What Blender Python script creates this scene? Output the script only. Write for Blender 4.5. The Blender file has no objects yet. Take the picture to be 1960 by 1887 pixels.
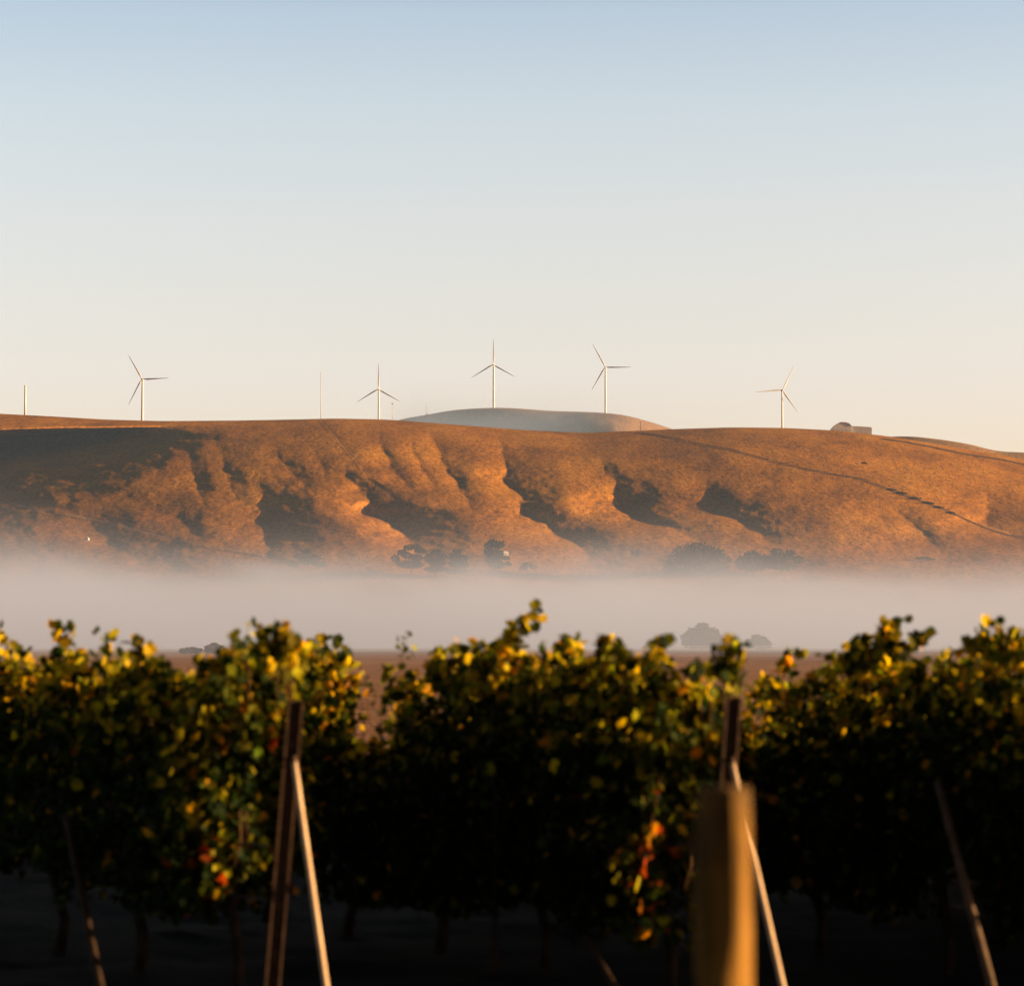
import bpy, math, random
import numpy as np
from mathutils import Vector, Matrix, noise as mnoise

random.seed(7)
RNG = np.random.default_rng(11)
R = math.radians
SC = bpy.context.scene
COL = SC.collection

# ------------------------------------------------------------------ camera
F_PX, CX, CY, HOR = 5558.0, 980.0, 943.5, 1232.0      # focal length and horizon, in units of a 1960 px wide frame
CAMZ = 2.05
PITCH = math.atan((HOR - CY) / F_PX)
cd = bpy.data.cameras.new("camera")
cam = bpy.data.objects.new("camera", cd); COL.objects.link(cam)
cam.location = (0, 0, CAMZ)
cam.rotation_euler = (math.pi / 2 + PITCH, 0, 0)
cd.sensor_width = 36.0
cd.lens = 36.0 * F_PX / 1960.0
cd.clip_end = 60000
cd.clip_start = 0.1
cd.dof.use_dof = True
cd.dof.focus_distance = 3000.0
cd.dof.aperture_fstop = 2.8
cd.dof.aperture_blades = 0
SC.camera = cam
CP, SP = math.cos(PITCH), math.sin(PITCH)


def PT(px, py, Y):
    """world point at depth Y whose direction from the camera is (px, py)"""
    a, b = px - CX, CY - py
    dy = F_PX * CP - b * SP
    dz = F_PX * SP + b * CP
    k = Y / dy
    return Vector((a * k, Y, CAMZ + dz * k))


def proj(x, y, z):
    zz = z - CAMZ
    fw = y * CP + zz * SP
    up = -y * SP + zz * CP
    return CX + F_PX * x / fw, CY - F_PX * up / fw


# ------------------------------------------------------------------ helpers
def tag(o, label=None, cat=None, group=None, kind=None):
    if label: o["label"] = label
    if cat: o["category"] = cat
    if group: o["group"] = group
    if kind: o["kind"] = kind
    return o


def empty(name, loc=(0, 0, 0), rz=0.0):
    o = bpy.data.objects.new(name, None); COL.objects.link(o)
    o.location = loc; o.rotation_euler = (0, 0, rz); o.empty_display_size = 0.2
    return o


def mesh_np(name, verts, faces_flat, sizes, mat, parent=None, smooth=False, colors=None):
    me = bpy.data.meshes.new(name)
    v = np.asarray(verts, dtype=np.float32)
    ff = np.asarray(faces_flat, dtype=np.int32)
    sz = np.asarray(sizes, dtype=np.int32)
    me.vertices.add(len(v)); me.vertices.foreach_set("co", v.ravel())
    me.loops.add(len(ff)); me.loops.foreach_set("vertex_index", ff)
    me.polygons.add(len(sz))
    st = np.concatenate([[0], np.cumsum(sz)[:-1]]).astype(np.int32)
    me.polygons.foreach_set("loop_start", st)
    me.polygons.foreach_set("loop_total", sz)
    me.polygons.foreach_set("use_smooth", np.full(len(sz), smooth, dtype=bool))
    if colors is not None:
        ca = me.color_attributes.new("tint", 'FLOAT_COLOR', 'POINT')
        ca.data.foreach_set("color", np.asarray(colors, dtype=np.float32).ravel())
    me.update(calc_edges=True); me.validate()
    me.materials.append(mat)
    o = bpy.data.objects.new(name, me); COL.objects.link(o)
    if parent: o.parent = parent
    return o


class MB:
    """collects boxes, tubes and prisms; build() links them as one mesh object"""
    def __init__(s): s.v = []; s.f = []

    def add(s, vs, fs):
        b = len(s.v)
        s.v += [tuple(x) for x in vs]
        s.f += [tuple(i + b for i in f) for f in fs]

    def box(s, c, d, rz=0.0):
        x, y, z = d[0] / 2, d[1] / 2, d[2] / 2
        cs, sn = math.cos(rz), math.sin(rz)
        vs = []
        for k in (-z, z):
            for (i, j) in ((-x, -y), (x, -y), (x, y), (-x, y)):
                vs.append((c[0] + i * cs - j * sn, c[1] + i * sn + j * cs, c[2] + k))
        s.add(vs, [(3, 2, 1, 0), (4, 5, 6, 7), (0, 1, 5, 4), (1, 2, 6, 5), (2, 3, 7, 6), (3, 0, 4, 7)])

    def tube(s, pts, radii, n=8, cap=True, jit=0.0):
        pts = [Vector(p) for p in pts]
        if not hasattr(radii, '__len__'): radii = [radii] * len(pts)
        vs, fs = [], []
        for i, p in enumerate(pts):
            t = (pts[min(i + 1, len(pts) - 1)] - pts[max(i - 1, 0)]).normalized()
            a = t.cross(Vector((0.31, 0.87, 0.12)))
            if a.length < 1e-3: a = t.cross(Vector((1, 0, 0)))
            a.normalize(); b = t.cross(a)
            for k in range(n):
                w = 2 * math.pi * k / n
                r = radii[i] * (1 + (random.uniform(-jit, jit) if jit else 0))
                vs.append(p + (a * math.cos(w) + b * math.sin(w)) * r)
        for i in range(len(pts) - 1):
            for k in range(n):
                fs.append((i * n + k, i * n + (k + 1) % n, (i + 1) * n + (k + 1) % n, (i + 1) * n + k))
        if cap:
            fs.append(tuple(range(n - 1, -1, -1)))
            fs.append(tuple((len(pts) - 1) * n + k for k in range(n)))
        s.add(vs, fs)

    def prism(s, poly, y0, y1):
        """polygon in x,z extruded along y"""
        n = len(poly)
        vs = [(x, y0, z) for x, z in poly] + [(x, y1, z) for x, z in poly]
        fs = [tuple(range(n)), tuple(range(2 * n - 1, n - 1, -1))]
        for i in range(n):
            j = (i + 1) % n
            fs.append((i, i + n, j + n, j))
        s.add(vs, fs)

    def build(s, name, mat, parent=None, smooth=False):
        me = bpy.data.meshes.new(name)
        me.from_pydata(s.v, [], s.f); me.validate(); me.update()
        for p in me.polygons: p.use_smooth = smooth
        me.materials.append(mat)
        o = bpy.data.objects.new(name, me); COL.objects.link(o)
        if parent: o.parent = parent
        return o


def hash2(ix, iy, seed):
    h = (ix.astype(np.int64) * 374761393 + iy.astype(np.int64) * 668265263 + seed * 974634777) & 0x7fffffff
    h = ((h ^ (h >> 13)) * 1274126177) & 0x7fffffff
    h = h ^ (h >> 16)
    return (h & 0xffff) / 32767.5 - 1.0


def vnoise(x, y, seed=0):
    x = np.asarray(x, float); y = np.asarray(y, float)
    ix, iy = np.floor(x), np.floor(y)
    fx, fy = x - ix, y - iy
    fx = fx * fx * fx * (fx * (fx * 6 - 15) + 10); fy = fy * fy * fy * (fy * (fy * 6 - 15) + 10)
    a = hash2(ix, iy, seed); b = hash2(ix + 1, iy, seed); c = hash2(ix, iy + 1, seed); d = hash2(ix + 1, iy + 1, seed)
    return (a * (1 - fx) + b * fx) * (1 - fy) + (c * (1 - fx) + d * fx) * fy


def fbm(x, y, seed=0, octv=4, gain=0.5):
    t = 0; a = 1.0
    for i in range(octv):
        t = t + a * vnoise(np.asarray(x) * 2 ** i, np.asarray(y) * 2 ** i, seed + i * 17); a *= gain
    return t


def sstep(e0, e1, x):
    t = np.clip((x - e0) / (e1 - e0), 0, 1)
    return t * t * (3 - 2 * t)


# ------------------------------------------------------------------ materials
class NT:
    def __init__(s, name):
        s.m = bpy.data.materials.new(name); s.m.use_nodes = True
        s.n = s.m.node_tree.nodes; s.l = s.m.node_tree.links
        s.out = [x for x in s.n if x.type == 'OUTPUT_MATERIAL'][0]
        s.bsdf = [x for x in s.n if x.type == 'BSDF_PRINCIPLED'][0]

    def add(s, t, **kw):
        x = s.n.new(t)
        for k, v in kw.items(): setattr(x, k, v)
        return x

    def noise(s, scale, detail=4, rough=0.55, vec=None):
        x = s.add('ShaderNodeTexNoise'); x.inputs['Scale'].default_value = scale
        x.inputs['Detail'].default_value = detail; x.inputs['Roughness'].default_value = rough
        if vec is not None: s.l.new(vec, x.inputs['Vector'])
        return x

    def ramp(s, fac, stops):
        x = s.add('ShaderNodeValToRGB')
        cr = x.color_ramp
        while len(cr.elements) < len(stops): cr.elements.new(0.5)
        for e, (p, c) in zip(cr.elements, stops):
            e.position = p; e.color = (*c, 1) if len(c) == 3 else c
        s.l.new(fac, x.inputs['Fac'])
        return x

    def mix(s, fac, a, b, mode='MIX'):
        x = s.add('ShaderNodeMix', data_type='RGBA', blend_type=mode)
        for sock, val in ((x.inputs[0], fac), (x.inputs[6], a), (x.inputs[7], b)):
            if hasattr(val, 'is_linked'): s.l.new(val, sock)
            elif hasattr(val, '__len__'): sock.default_value = (*val, 1)
            else: sock.default_value = val
        return x.outputs[2]

    def math(s, op, a, b=0.0, clamp=False):
        x = s.add('ShaderNodeMath', operation=op); x.use_clamp = clamp
        for sock, val in ((x.inputs[0], a), (x.inputs[1], b)):
            if hasattr(val, 'is_linked'): s.l.new(val, sock)
            else: sock.default_value = val
        return x.outputs[0]

    def maprange(s, v, a, b, c, d, smooth=True):
        x = s.add('ShaderNodeMapRange'); x.interpolation_type = 'SMOOTHSTEP' if smooth else 'LINEAR'
        s.l.new(v, x.inputs[0])
        for i, k in enumerate((a, b, c, d)): 
            if hasattr(k, 'is_linked'): s.l.new(k, x.inputs[i + 1])
            else: x.inputs[i + 1].default_value = k
        return x.outputs[0]

    def objco(s): return s.add('ShaderNodeTexCoord').outputs['Object']

    def bump(s, h, strength, dist):
        x = s.add('ShaderNodeBump'); x.inputs['Strength'].default_value = strength
        x.inputs['Distance'].default_value = dist
        s.l.new(h, x.inputs['Height']); s.l.new(x.outputs[0], s.bsdf.inputs['Normal'])

    def fin(s, col, rough=0.9, metal=0.0, spec=0.2):
        if hasattr(col, 'is_linked'): s.l.new(col, s.bsdf.inputs['Base Color'])
        else: s.bsdf.inputs['Base Color'].default_value = (*col, 1)
        s.bsdf.inputs['Roughness'].default_value = rough
        s.bsdf.inputs['Metallic'].default_value = metal
        s.bsdf.inputs['Specular IOR Level'].default_value = spec
        return s.m


def scaled(t, vec, sx, sy, sz):
    m = t.add('ShaderNodeMapping'); m.inputs['Scale'].default_value = (sx, sy, sz)
    t.l.new(vec, m.inputs['Vector'])
    return m.outputs[0]


def mat_grass_hill(name, c0, c1, c2, k=1.0):
    t = NT(name); co = t.objco()
    sv = scaled(t, co, 1, 0.35, 1)
    n1 = t.noise(0.012, 6, 0.62, sv); n2 = t.noise(0.21, 5, 0.85, sv); n3 = t.noise(0.0035, 3, 0.5, co)
    a = t.ramp(n1.outputs[0], [(0.30, c0), (0.50, c1), (0.74, c2)]).outputs[0]
    sp = t.ramp(n2.outputs[0], [(0.38, (0.26, 0.27, 0.30)), (0.50, (0.95, 0.95, 0.95)), (0.62, (1.30, 1.26, 1.15))]).outputs[0]
    b = t.mix(0.85, a, sp, 'MULTIPLY')
    lg = t.ramp(n3.outputs[0], [(0.35, (0.78, 0.74, 0.74)), (0.6, (1.05, 1.03, 1.0))]).outputs[0]
    b = t.mix(0.8, b, lg, 'MULTIPLY')
    h = t.math('ADD', t.math('MULTIPLY', n1.outputs[0], 8.0), t.math('MULTIPLY', n2.outputs[0], 1.6))
    t.bump(h, 0.55 * k, 1.0)
    return t.fin(b, 0.95, 0, 0.0)


def mat_simple(name, c0, c1, scale, rough=0.7, spec=0.3, bump=0.0, metal=0.0, stretch=(1, 1, 1)):
    t = NT(name); co = scaled(t, t.objco(), *stretch)
    n = t.noise(scale, 5, 0.6, co)
    c = t.ramp(n.outputs[0], [(0.35, c0), (0.65, c1)]).outputs[0]
    if bump: t.bump(n.outputs[0], 0.6, bump)
    return t.fin(c, rough, metal, spec)


M = {}
M['hill'] = mat_grass_hill('golden_hill_grass', (0.22, 0.088, 0.014), (0.40, 0.162, 0.017), (0.54, 0.245, 0.026))
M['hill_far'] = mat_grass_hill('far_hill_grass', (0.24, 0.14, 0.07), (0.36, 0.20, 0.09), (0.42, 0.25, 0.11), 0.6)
M['white'] = mat_simple('turbine_white', (0.60, 0.56, 0.58), (0.66, 0.61, 0.63), 0.2, 0.5, 0.3)
M['mast'] = mat_simple('mast_galvanised', (0.45, 0.42, 0.42), (0.58, 0.55, 0.54), 0.8, 0.5, 0.4)
M['building'] = mat_simple('pale_cladding', (0.50, 0.44, 0.44), (0.56, 0.50, 0.49), 0.15, 0.7, 0.3)
M['building_roof'] = mat_simple('pale_roofing', (0.42, 0.37, 0.38), (0.48, 0.42, 0.42), 0.15, 0.6, 0.3)
M['fence_white'] = mat_simple('fence_paint', (0.70, 0.68, 0.66), (0.80, 0.78, 0.76), 2.0, 0.6, 0.3)
M['bark'] = mat_simple('tree_bark', (0.09, 0.07, 0.055), (0.17, 0.14, 0.11), 3.0, 0.9, 0.1, 0.05)
M['vine_bark'] = mat_simple('vine_bark', (0.012, 0.009, 0.007), (0.032, 0.024, 0.018), 30.0, 0.95, 0.1, 0.01, stretch=(1, 1, 0.25))
M['cane'] = mat_simple('vine_cane', (0.09, 0.040, 0.014), (0.15, 0.065, 0.022), 25.0, 0.8, 0.2)
M['steel'] = mat_simple('rusted_steel', (0.05, 0.026, 0.016), (0.12, 0.06, 0.032), 18.0, 0.75, 0.3, 0.002)
M['brace'] = mat_simple('pale_pole', (0.54, 0.36, 0.22), (0.70, 0.49, 0.32), 14.0, 0.6, 0.3, 0.002, stretch=(1, 1, 0.15))
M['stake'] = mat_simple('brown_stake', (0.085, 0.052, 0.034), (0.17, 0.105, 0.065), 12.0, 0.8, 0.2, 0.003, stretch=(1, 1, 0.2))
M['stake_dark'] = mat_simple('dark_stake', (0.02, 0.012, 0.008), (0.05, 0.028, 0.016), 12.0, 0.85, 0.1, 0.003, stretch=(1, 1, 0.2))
M['hose'] = mat_simple('drip_hose', (0.02, 0.02, 0.022), (0.04, 0.04, 0.042), 6.0, 0.5, 0.4)
M['track'] = mat_simple('track_earth_rut_shade', (0.09, 0.052, 0.028), (0.19, 0.10, 0.045), 0.08, 0.95, 0.0)  # earth and brush, the brown darkened to stand for shadow in the ruts
M['track_light'] = mat_simple('track_dust', (0.34, 0.19, 0.09), (0.44, 0.26, 0.12), 0.08, 0.95, 0.0)


def mat_post():
    t = NT('weathered_post'); co = t.objco()
    g = t.noise(9.0, 6, 0.65, scaled(t, co, 5.0, 5.0, 0.35)); b = t.noise(5.0, 4, 0.6, co)
    c = t.ramp(g.outputs[0], [(0.3, (0.05, 0.030, 0.013)), (0.5, (0.22, 0.11, 0.022)), (0.72, (0.34, 0.17, 0.032))]).outputs[0]
    c = t.mix(t.ramp(b.outputs[0], [(0.42, (0, 0, 0)), (0.62, (1, 1, 1))]).outputs[0], c, t.mix(0.6, c, (0.05, 0.035, 0.022)))
    t.bump(t.math('ADD', g.outputs[0], b.outputs[0]), 0.8, 0.012)
    return t.fin(c, 0.9, 0, 0.1)


M['post'] = mat_post()


def mat_leaf(name, trans=0.35, mul=1.0):
    t = NT(name)
    at = t.add('ShaderNodeAttribute', attribute_name='tint')
    n = t.noise(18.0, 3, 0.6, t.objco())
    v = t.ramp(n.outputs[0], [(0.3, (0.72, 0.72, 0.72)), (0.7, (1.12, 1.12, 1.12))]).outputs[0]
    c = t.mix(1.0, at.outputs['Color'], v, 'MULTIPLY')
    if mul != 1.0: c = t.mix(1.0, c, (mul, mul, mul), 'MULTIPLY')
    d = t.bsdf; t.fin(c, 0.65, 0, 0.10)
    tr = t.add('ShaderNodeBsdfTranslucent'); t.l.new(t.mix(1.0, c, (1.9, 1.6, 0.5), 'MULTIPLY'), tr.inputs['Color'])
    mx = t.add('ShaderNodeMixShader'); mx.inputs[0].default_value = trans
    t.l.new(d.outputs[0], mx.inputs[1]); t.l.new(tr.outputs[0], mx.inputs[2])
    t.l.new(mx.outputs[0], t.out.inputs['Surface'])
    return t.m


M['leaf'] = mat_leaf('grape_leaf', 0.46)
M['tree_leaf'] = mat_leaf('tree_leaf', 0.2)


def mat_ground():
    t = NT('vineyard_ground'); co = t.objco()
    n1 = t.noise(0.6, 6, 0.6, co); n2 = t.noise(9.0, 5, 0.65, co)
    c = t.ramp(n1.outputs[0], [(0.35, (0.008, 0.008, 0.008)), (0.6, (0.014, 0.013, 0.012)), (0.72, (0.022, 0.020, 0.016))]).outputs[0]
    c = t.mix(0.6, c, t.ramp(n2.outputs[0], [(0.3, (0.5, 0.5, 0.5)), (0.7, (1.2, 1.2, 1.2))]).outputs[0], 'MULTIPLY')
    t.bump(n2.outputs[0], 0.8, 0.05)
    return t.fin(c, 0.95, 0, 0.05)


def mat_field(name, c0, c1, sy):
    t = NT(name); co = t.objco()
    n1 = t.noise(0.01, 5, 0.6, scaled(t, co, 1.0, sy, 1)); n2 = t.noise(0.5, 5, 0.65, co)
    c = t.ramp(n1.outputs[0], [(0.35, c0), (0.65, c1)]).outputs[0]
    c = t.mix(0.6, c, t.ramp(n2.outputs[0], [(0.3, (0.6, 0.6, 0.6)), (0.7, (1.15, 1.15, 1.15))]).outputs[0], 'MULTIPLY')
    t.bump(n2.outputs[0], 0.7, 0.3)
    return t.fin(c, 0.95, 0, 0.0)


M['ground'] = mat_ground()
M['field'] = mat_field('dry_field', (0.34, 0.185, 0.125), (0.46, 0.265, 0.18), 0.5)
M['field_far'] = mat_field('stubble_field', (0.30, 0.17, 0.10), (0.40, 0.25, 0.15), 0.5)

# ------------------------------------------------------------------ light
SUN_EL, SUN_AZ = 8.0, 5.0                # elevation; degrees that the sun stands behind the line to the right of the camera
sx = math.cos(R(SUN_EL)) * math.cos(R(SUN_AZ)); sy = -math.cos(R(SUN_EL)) * math.sin(R(SUN_AZ)); sz = math.sin(R(SUN_EL))
SUN = Vector((sx, sy, sz))
ld = bpy.data.lights.new("sun", 'SUN'); lo = bpy.data.objects.new("sun", ld); COL.objects.link(lo)
ld.energy = 5.0; ld.angle = R(0.5); ld.color = (1.0, 0.68, 0.34)
lo.rotation_euler = SUN.to_track_quat('Z', 'Y').to_euler()

W = bpy.data.worlds.new("World"); SC.world = W; W.use_nodes = True
wn, wl = W.node_tree.nodes, W.node_tree.links
sky = wn.new('ShaderNodeTexSky'); sky.sky_type = 'NISHITA'; sky.sun_disc = False
sky.sun_elevation = R(SUN_EL); sky.sun_rotation = math.atan2(sx, sy)
sky.altitude = 100; sky.air_density = 1.0; sky.dust_density = 1.6; sky.ozone_density = 1.5
bg = [x for x in wn if x.type == 'BACKGROUND'][0]
# a hazy autumn morning: the clear-sky model whitened low down and, to hold down ambient fill, dimmed overhead
tc = wn.new('ShaderNodeTexCoord'); sep = wn.new('ShaderNodeSeparateXYZ'); wl.new(tc.outputs['Generated'], sep.inputs[0])
rmp = wn.new('ShaderNodeValToRGB'); wl.new(sep.outputs[2], rmp.inputs['Fac'])
SKYT = [(0.0, (1.89, 1.40, 1.53)), (0.085, (1.89, 1.40, 1.53)), (0.113, (1.90, 1.40, 1.40)), (0.149, (1.93, 1.43, 1.36)), (0.184, (1.85, 1.44, 1.36)), (0.215, (1.63, 1.33, 1.31)), (0.27, (0.28, 0.28, 0.31)), (0.42, (0.11, 0.11, 0.125)), (1.0, (0.075, 0.075, 0.085))]
while len(rmp.color_ramp.elements) < len(SKYT): rmp.color_ramp.elements.new(0.5)
for e_, (p_, c_) in zip(rmp.color_ramp.elements, SKYT): e_.position = p_; e_.color = (*[q_ / 2.0 for q_ in c_], 1)
mul = wn.new('ShaderNodeVectorMath'); mul.operation = 'MULTIPLY'; wl.new(sky.outputs[0], mul.inputs[0]); wl.new(rmp.outputs[0], mul.inputs[1])
mu2 = wn.new('ShaderNodeVectorMath'); mu2.operation = 'SCALE'; wl.new(mul.outputs[0], mu2.inputs[0]); mu2.inputs['Scale'].default_value = 2.0
mr = wn.new('ShaderNodeMapRange'); wl.new(sep.outputs[1], mr.inputs[0])  # sky also dimmed behind the camera, so camera-facing sides get less fill
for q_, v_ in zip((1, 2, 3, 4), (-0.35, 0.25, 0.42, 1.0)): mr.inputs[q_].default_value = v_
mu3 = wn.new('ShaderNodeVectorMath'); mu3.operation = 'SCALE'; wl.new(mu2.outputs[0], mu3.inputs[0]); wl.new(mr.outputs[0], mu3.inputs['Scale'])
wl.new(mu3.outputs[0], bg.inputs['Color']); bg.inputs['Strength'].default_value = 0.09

SC.view_settings.view_transform = 'Standard'; SC.view_settings.look = 'None'
SC.view_settings.exposure = 1.4; SC.view_settings.gamma = 1.0; SC.view_settings.use_curve_mapping = False
SC.render.engine = 'CYCLES'
cy = SC.cycles
cy.max_bounces = 8; cy.diffuse_bounces = 3; cy.glossy_bounces = 2; cy.transmission_bounces = 4
cy.volume_bounces = 2; cy.transparent_max_bounces = 8
cy.caustics_reflective = False; cy.caustics_refractive = False
cy.sample_clamp_indirect = 8.0
cy.use_denoising = True
try: cy.denoiser = 'OPENIMAGEDENOISE'
except Exception: pass
cy.use_adaptive_sampling = True; cy.adaptive_threshold = 0.01

# ------------------------------------------------------------------ hills
RIDGE = [(-300, 772), (-100, 782), (0, 792), (100, 797), (200, 803), (310, 806), (450, 805), (560, 803), (640, 801), (740, 803), (860, 812), (1000, 823),
         (1120, 829), (1180, 826), (1300, 821), (1400, 818), (1500, 819), (1600, 824), (1700, 835), (1800, 851), (1880, 865), (1960, 879), (2260, 925)]
VF = 1115.0
YF, YR = 2700.0, 4000.0
# gullies: (v, u of the axis, recess in metres, width to the right in px, width to the left in px)
GUL = [
    [(804, 460, 0, 20, 60), (812, 385, 22, 60, 90), (825, 230, 85, 185, 140), (840, 90, 150, 310, 160), (850, 0, 200, 375, 160), (865, -120, 250, 455, 160), (880, -250, 310, 545, 160), (925, -480, 350, 660, 200), (960, -690, 380, 800, 200), (1010, -900, 250, 900, 200), (1060, -950, 0, 900, 200)],
    [(838, 722, 0, 14, 20), (860, 733, 14, 26, 26), (877, 742, 26, 40, 30), (894, 748, 30, 42, 34), (918, 772, 22, 36, 40), (936, 806, 0, 30, 40)],
    [(850, 785, 0, 10, 14), (870, 792, 14, 26, 20), (908, 816, 20, 32, 26), (932, 838, 0, 24, 26)],
    [(824, 820, 0, 20, 20), (833, 826, 16, 32, 24), (874, 847, 30, 52, 36), (914, 867, 40, 62, 44), (935, 884, 38, 62, 50), (960, 916, 0, 50, 50)],
    [(878, 962, 0, 40, 30), (894, 967, 46, 72, 30), (918, 970, 62, 82, 36), (938, 985, 56, 72, 40), (956, 1006, 34, 56, 50), (962, 996, 36, 60, 50), (979, 1006, 66, 92, 60), (999, 1033, 96, 140, 80), (1026, 1067, 92, 140, 90), (1050, 1111, 40, 110, 90), (1070, 1150, 0, 90, 90)],
    [(928, 1180, 0, 90, 40), (945, 1184, 55, 130, 50), (965, 1189, 92, 150, 60), (980, 1196, 98, 158, 70), (998, 1222, 84, 140, 90), (1012, 1290, 52, 110, 110), (1032, 1380, 0, 80, 110)],
    [(938, 1350, 0, 60, 40), (955, 1358, 40, 80, 50), (979, 1386, 62, 100, 70), (1006, 1434, 52, 96, 90), (1032, 1500, 0, 70, 90)],
    [(950, 690, 0, 120, 50), (968, 702, 70, 170, 50), (985, 716, 128, 205, 46), (1012, 764, 128, 165, 40), (1046, 806, 62, 120, 46), (1075, 845, 0, 90, 50)],
    [(946, 492, 0, 60, 60), (968, 498, 62, 108, 60), (999, 508, 82, 122, 60), (1033, 512, 64, 112, 60), (1064, 512, 0, 90, 60)],
    [(842, 372, 0, 16, 20), (870, 366, 16, 26, 20), (890, 368, 24, 34, 22), (915, 372, 28, 38, 24), (938, 380, 22, 34, 26), (952, 395, 0, 24, 26)],
    [(868, 424, 0, 12, 14), (887, 430, 14, 24, 16), (918, 437, 16, 26, 18), (934, 444, 0, 16, 18)],
    [(834, 412, 0, 12, 14), (846, 414, 10, 24, 18), (862, 408, 0, 16, 18)],
    [(860, 524, 0, 20, 20), (877, 535, 15, 30, 24), (905, 560, 16, 34, 28), (922, 574, 12, 30, 30), (936, 598, 0, 24, 30)],
    [(862, 598, 0, 14, 14), (876, 606, 10, 24, 18), (898, 622, 12, 26, 20), (912, 634, 0, 18, 20)],
    [(900, 660, 0, 12, 14), (912, 666, 12, 26, 18), (932, 684, 14, 30, 22), (950, 700, 0, 22, 22)],
    [(806, 618, 0, 10, 30), (816, 626, 6, 14, 40), (870, 677, 10, 16, 60), (921, 711, 12, 18, 70), (951, 752, 8, 20, 60), (968, 790, 0, 20, 50)],
    [(945, 1870, 0, 120, 60), (968, 1892, 60, 170, 60), (1003, 1896, 80, 180, 60), (1020, 1922, 60, 150, 70), (1038, 1990, 0, 120, 70)],
    [(980, 1715, 0, 50, 60), (996, 1734, 26, 66, 60), (1033, 1775, 34, 74, 70), (1052, 1800, 16, 60, 70), (1070, 1830, 0, 50, 70)],
    [(848, 1640, 0, 40, 60), (862, 1662, 12, 70, 60), (885, 1700, 18, 90, 70), (905, 1730, 0, 70, 70)],
    [(884, 1150, 0, 16, 20), (894, 1154, 12, 34, 24), (906, 1160, 12, 38, 26), (918, 1176, 0, 26, 26)],
    [(862, 1344, 0, 10, 20), (872, 1352, 8, 26, 24), (884, 1366, 0, 16, 24)],
    [(838, 990, 0, 20, 20), (860, 1000, 8, 40, 40), (880, 1020, 0, 30, 40)],
    [(1000, 150, 0, 80, 40), (1020, 190, 40, 120, 60), (1050, 230, 46, 140, 80), (1090, 300, 0, 120, 80)],
    [(985, 330, 0, 30, 30), (1000, 345, 18, 50, 40), (1020, 372, 16, 50, 40), (1036, 400, 0, 40, 40)],
]


def interp(tab, x, i):
    return np.interp(x, [r[0] for r in tab], [r[i] for r in tab])


def recess(U, V):
    t = np.zeros_like(U)
    wob = 5.0 * fbm(U / 70.0, V / 20.0, 5, 4, 0.6)
    for gi, g in enumerate(GUL):
        g2 = sorted(g)
        if gi:                                         # let each gully start and end gently
            rv = g2[-1][0] - g2[0][0]
            g2[0] = (g2[0][0] - 0.28 * rv,) + tuple(g2[0][1:]); g2[-1] = (g2[-1][0] + 0.22 * rv,) + tuple(g2[-1][1:])
            vt = np.linspace(g2[0][0] - 15, g2[-1][0] + 15, 160)
            dt = np.where((vt < g2[0][0]) | (vt > g2[-1][0]), 0, interp(g2, vt, 2))
            kw = max(5, int(160 * 0.16)); kk = np.hanning(kw + 2)[1:-1]; kk /= kk.sum()
            dt = np.convolve(np.pad(dt, kw, 'edge'), kk, 'same')[kw:-kw]
        ax = interp(g2, V, 1) + wob * np.clip(interp(g2, V, 3) / 50.0, 0.3, 1.6)
        D = interp(g2, V, 2) * 2.1; wr = interp(g2, V, 3); wL = interp(g2, V, 4) * 2.1
        D = np.where((V < g2[0][0]) | (V > g2[-1][0]), 0, D) if gi == 0 else np.interp(V, vt, dt, 0, 0) * (1.06 if g[1][1] > 650 else 0.60)
        q = U - ax
        rgt = np.clip(1 - q / (wr * (1.10 if gi == 0 else 1.75)), 0, 1) ** (1.35 if gi == 0 else 2.0)
        lft = np.clip(1 + q / wL, 0, 1) ** 1.6
        t = t + D * np.where(q >= 0, rgt, lft)
    return t


US = np.arange(-300, 2261, 2.5)
VR = np.interp(US, [r[0] for r in RIDGE], [r[1] for r in RIDGE])
k = np.ones(17) / 17
VR = np.convolve(np.pad(VR, 8, 'edge'), k, 'valid')
NS = 150
SS = np.concatenate([(np.linspace(0, 1, NS)) ** 1.25, np.linspace(1.02, 1.40, 22)])


def hill_base_Y(s):
    a = YR - (YR - YF) * np.clip(s, 0, 1) ** 0.62
    return np.where(s > 1, YF - (s - 1) / 0.40 * 900.0, a)


def to_world(U, V, Y):
    a = U - CX; b = CY - V
    dy = F_PX * CP - b * SP; dz = F_PX * SP + b * CP
    kk = Y / dy
    return np.stack([a * kk, Y, CAMZ + dz * kk], -1)


UU, Sg = np.meshgrid(US, SS)
VV = VR[None, :] + (VF - VR[None, :]) * Sg
VV = np.where(Sg > 1, VF + (Sg - 1) / 0.40 * (1238.5 - VF), VV)
YY = hill_base_Y(Sg) + recess(UU, VV) * sstep(0.0, 0.10, Sg) + 0.25 * 60 * np.log1p(np.exp(np.clip((640 - UU) / 60.0, -30, 30))) * sstep(0.0, 0.2, Sg)
det = sstep(0.02, 0.30, Sg)
rough_l = 1.0 + 0.35 * np.exp(-((UU - 520) / 230.0) ** 2) * np.exp(-((VV - 890) / 60.0) ** 2)
YY += det * (5.0 * fbm(UU / 95.0 + VV / 120.0, VV / 38.0, 21, 2) + rough_l * (1.9 * fbm(UU / 30.0, VV / 13.0, 31, 3, 0.6)))
PW = to_world(UU, VV, YY)
HP = PW.copy()                                   # kept for placing things on the slope
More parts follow.
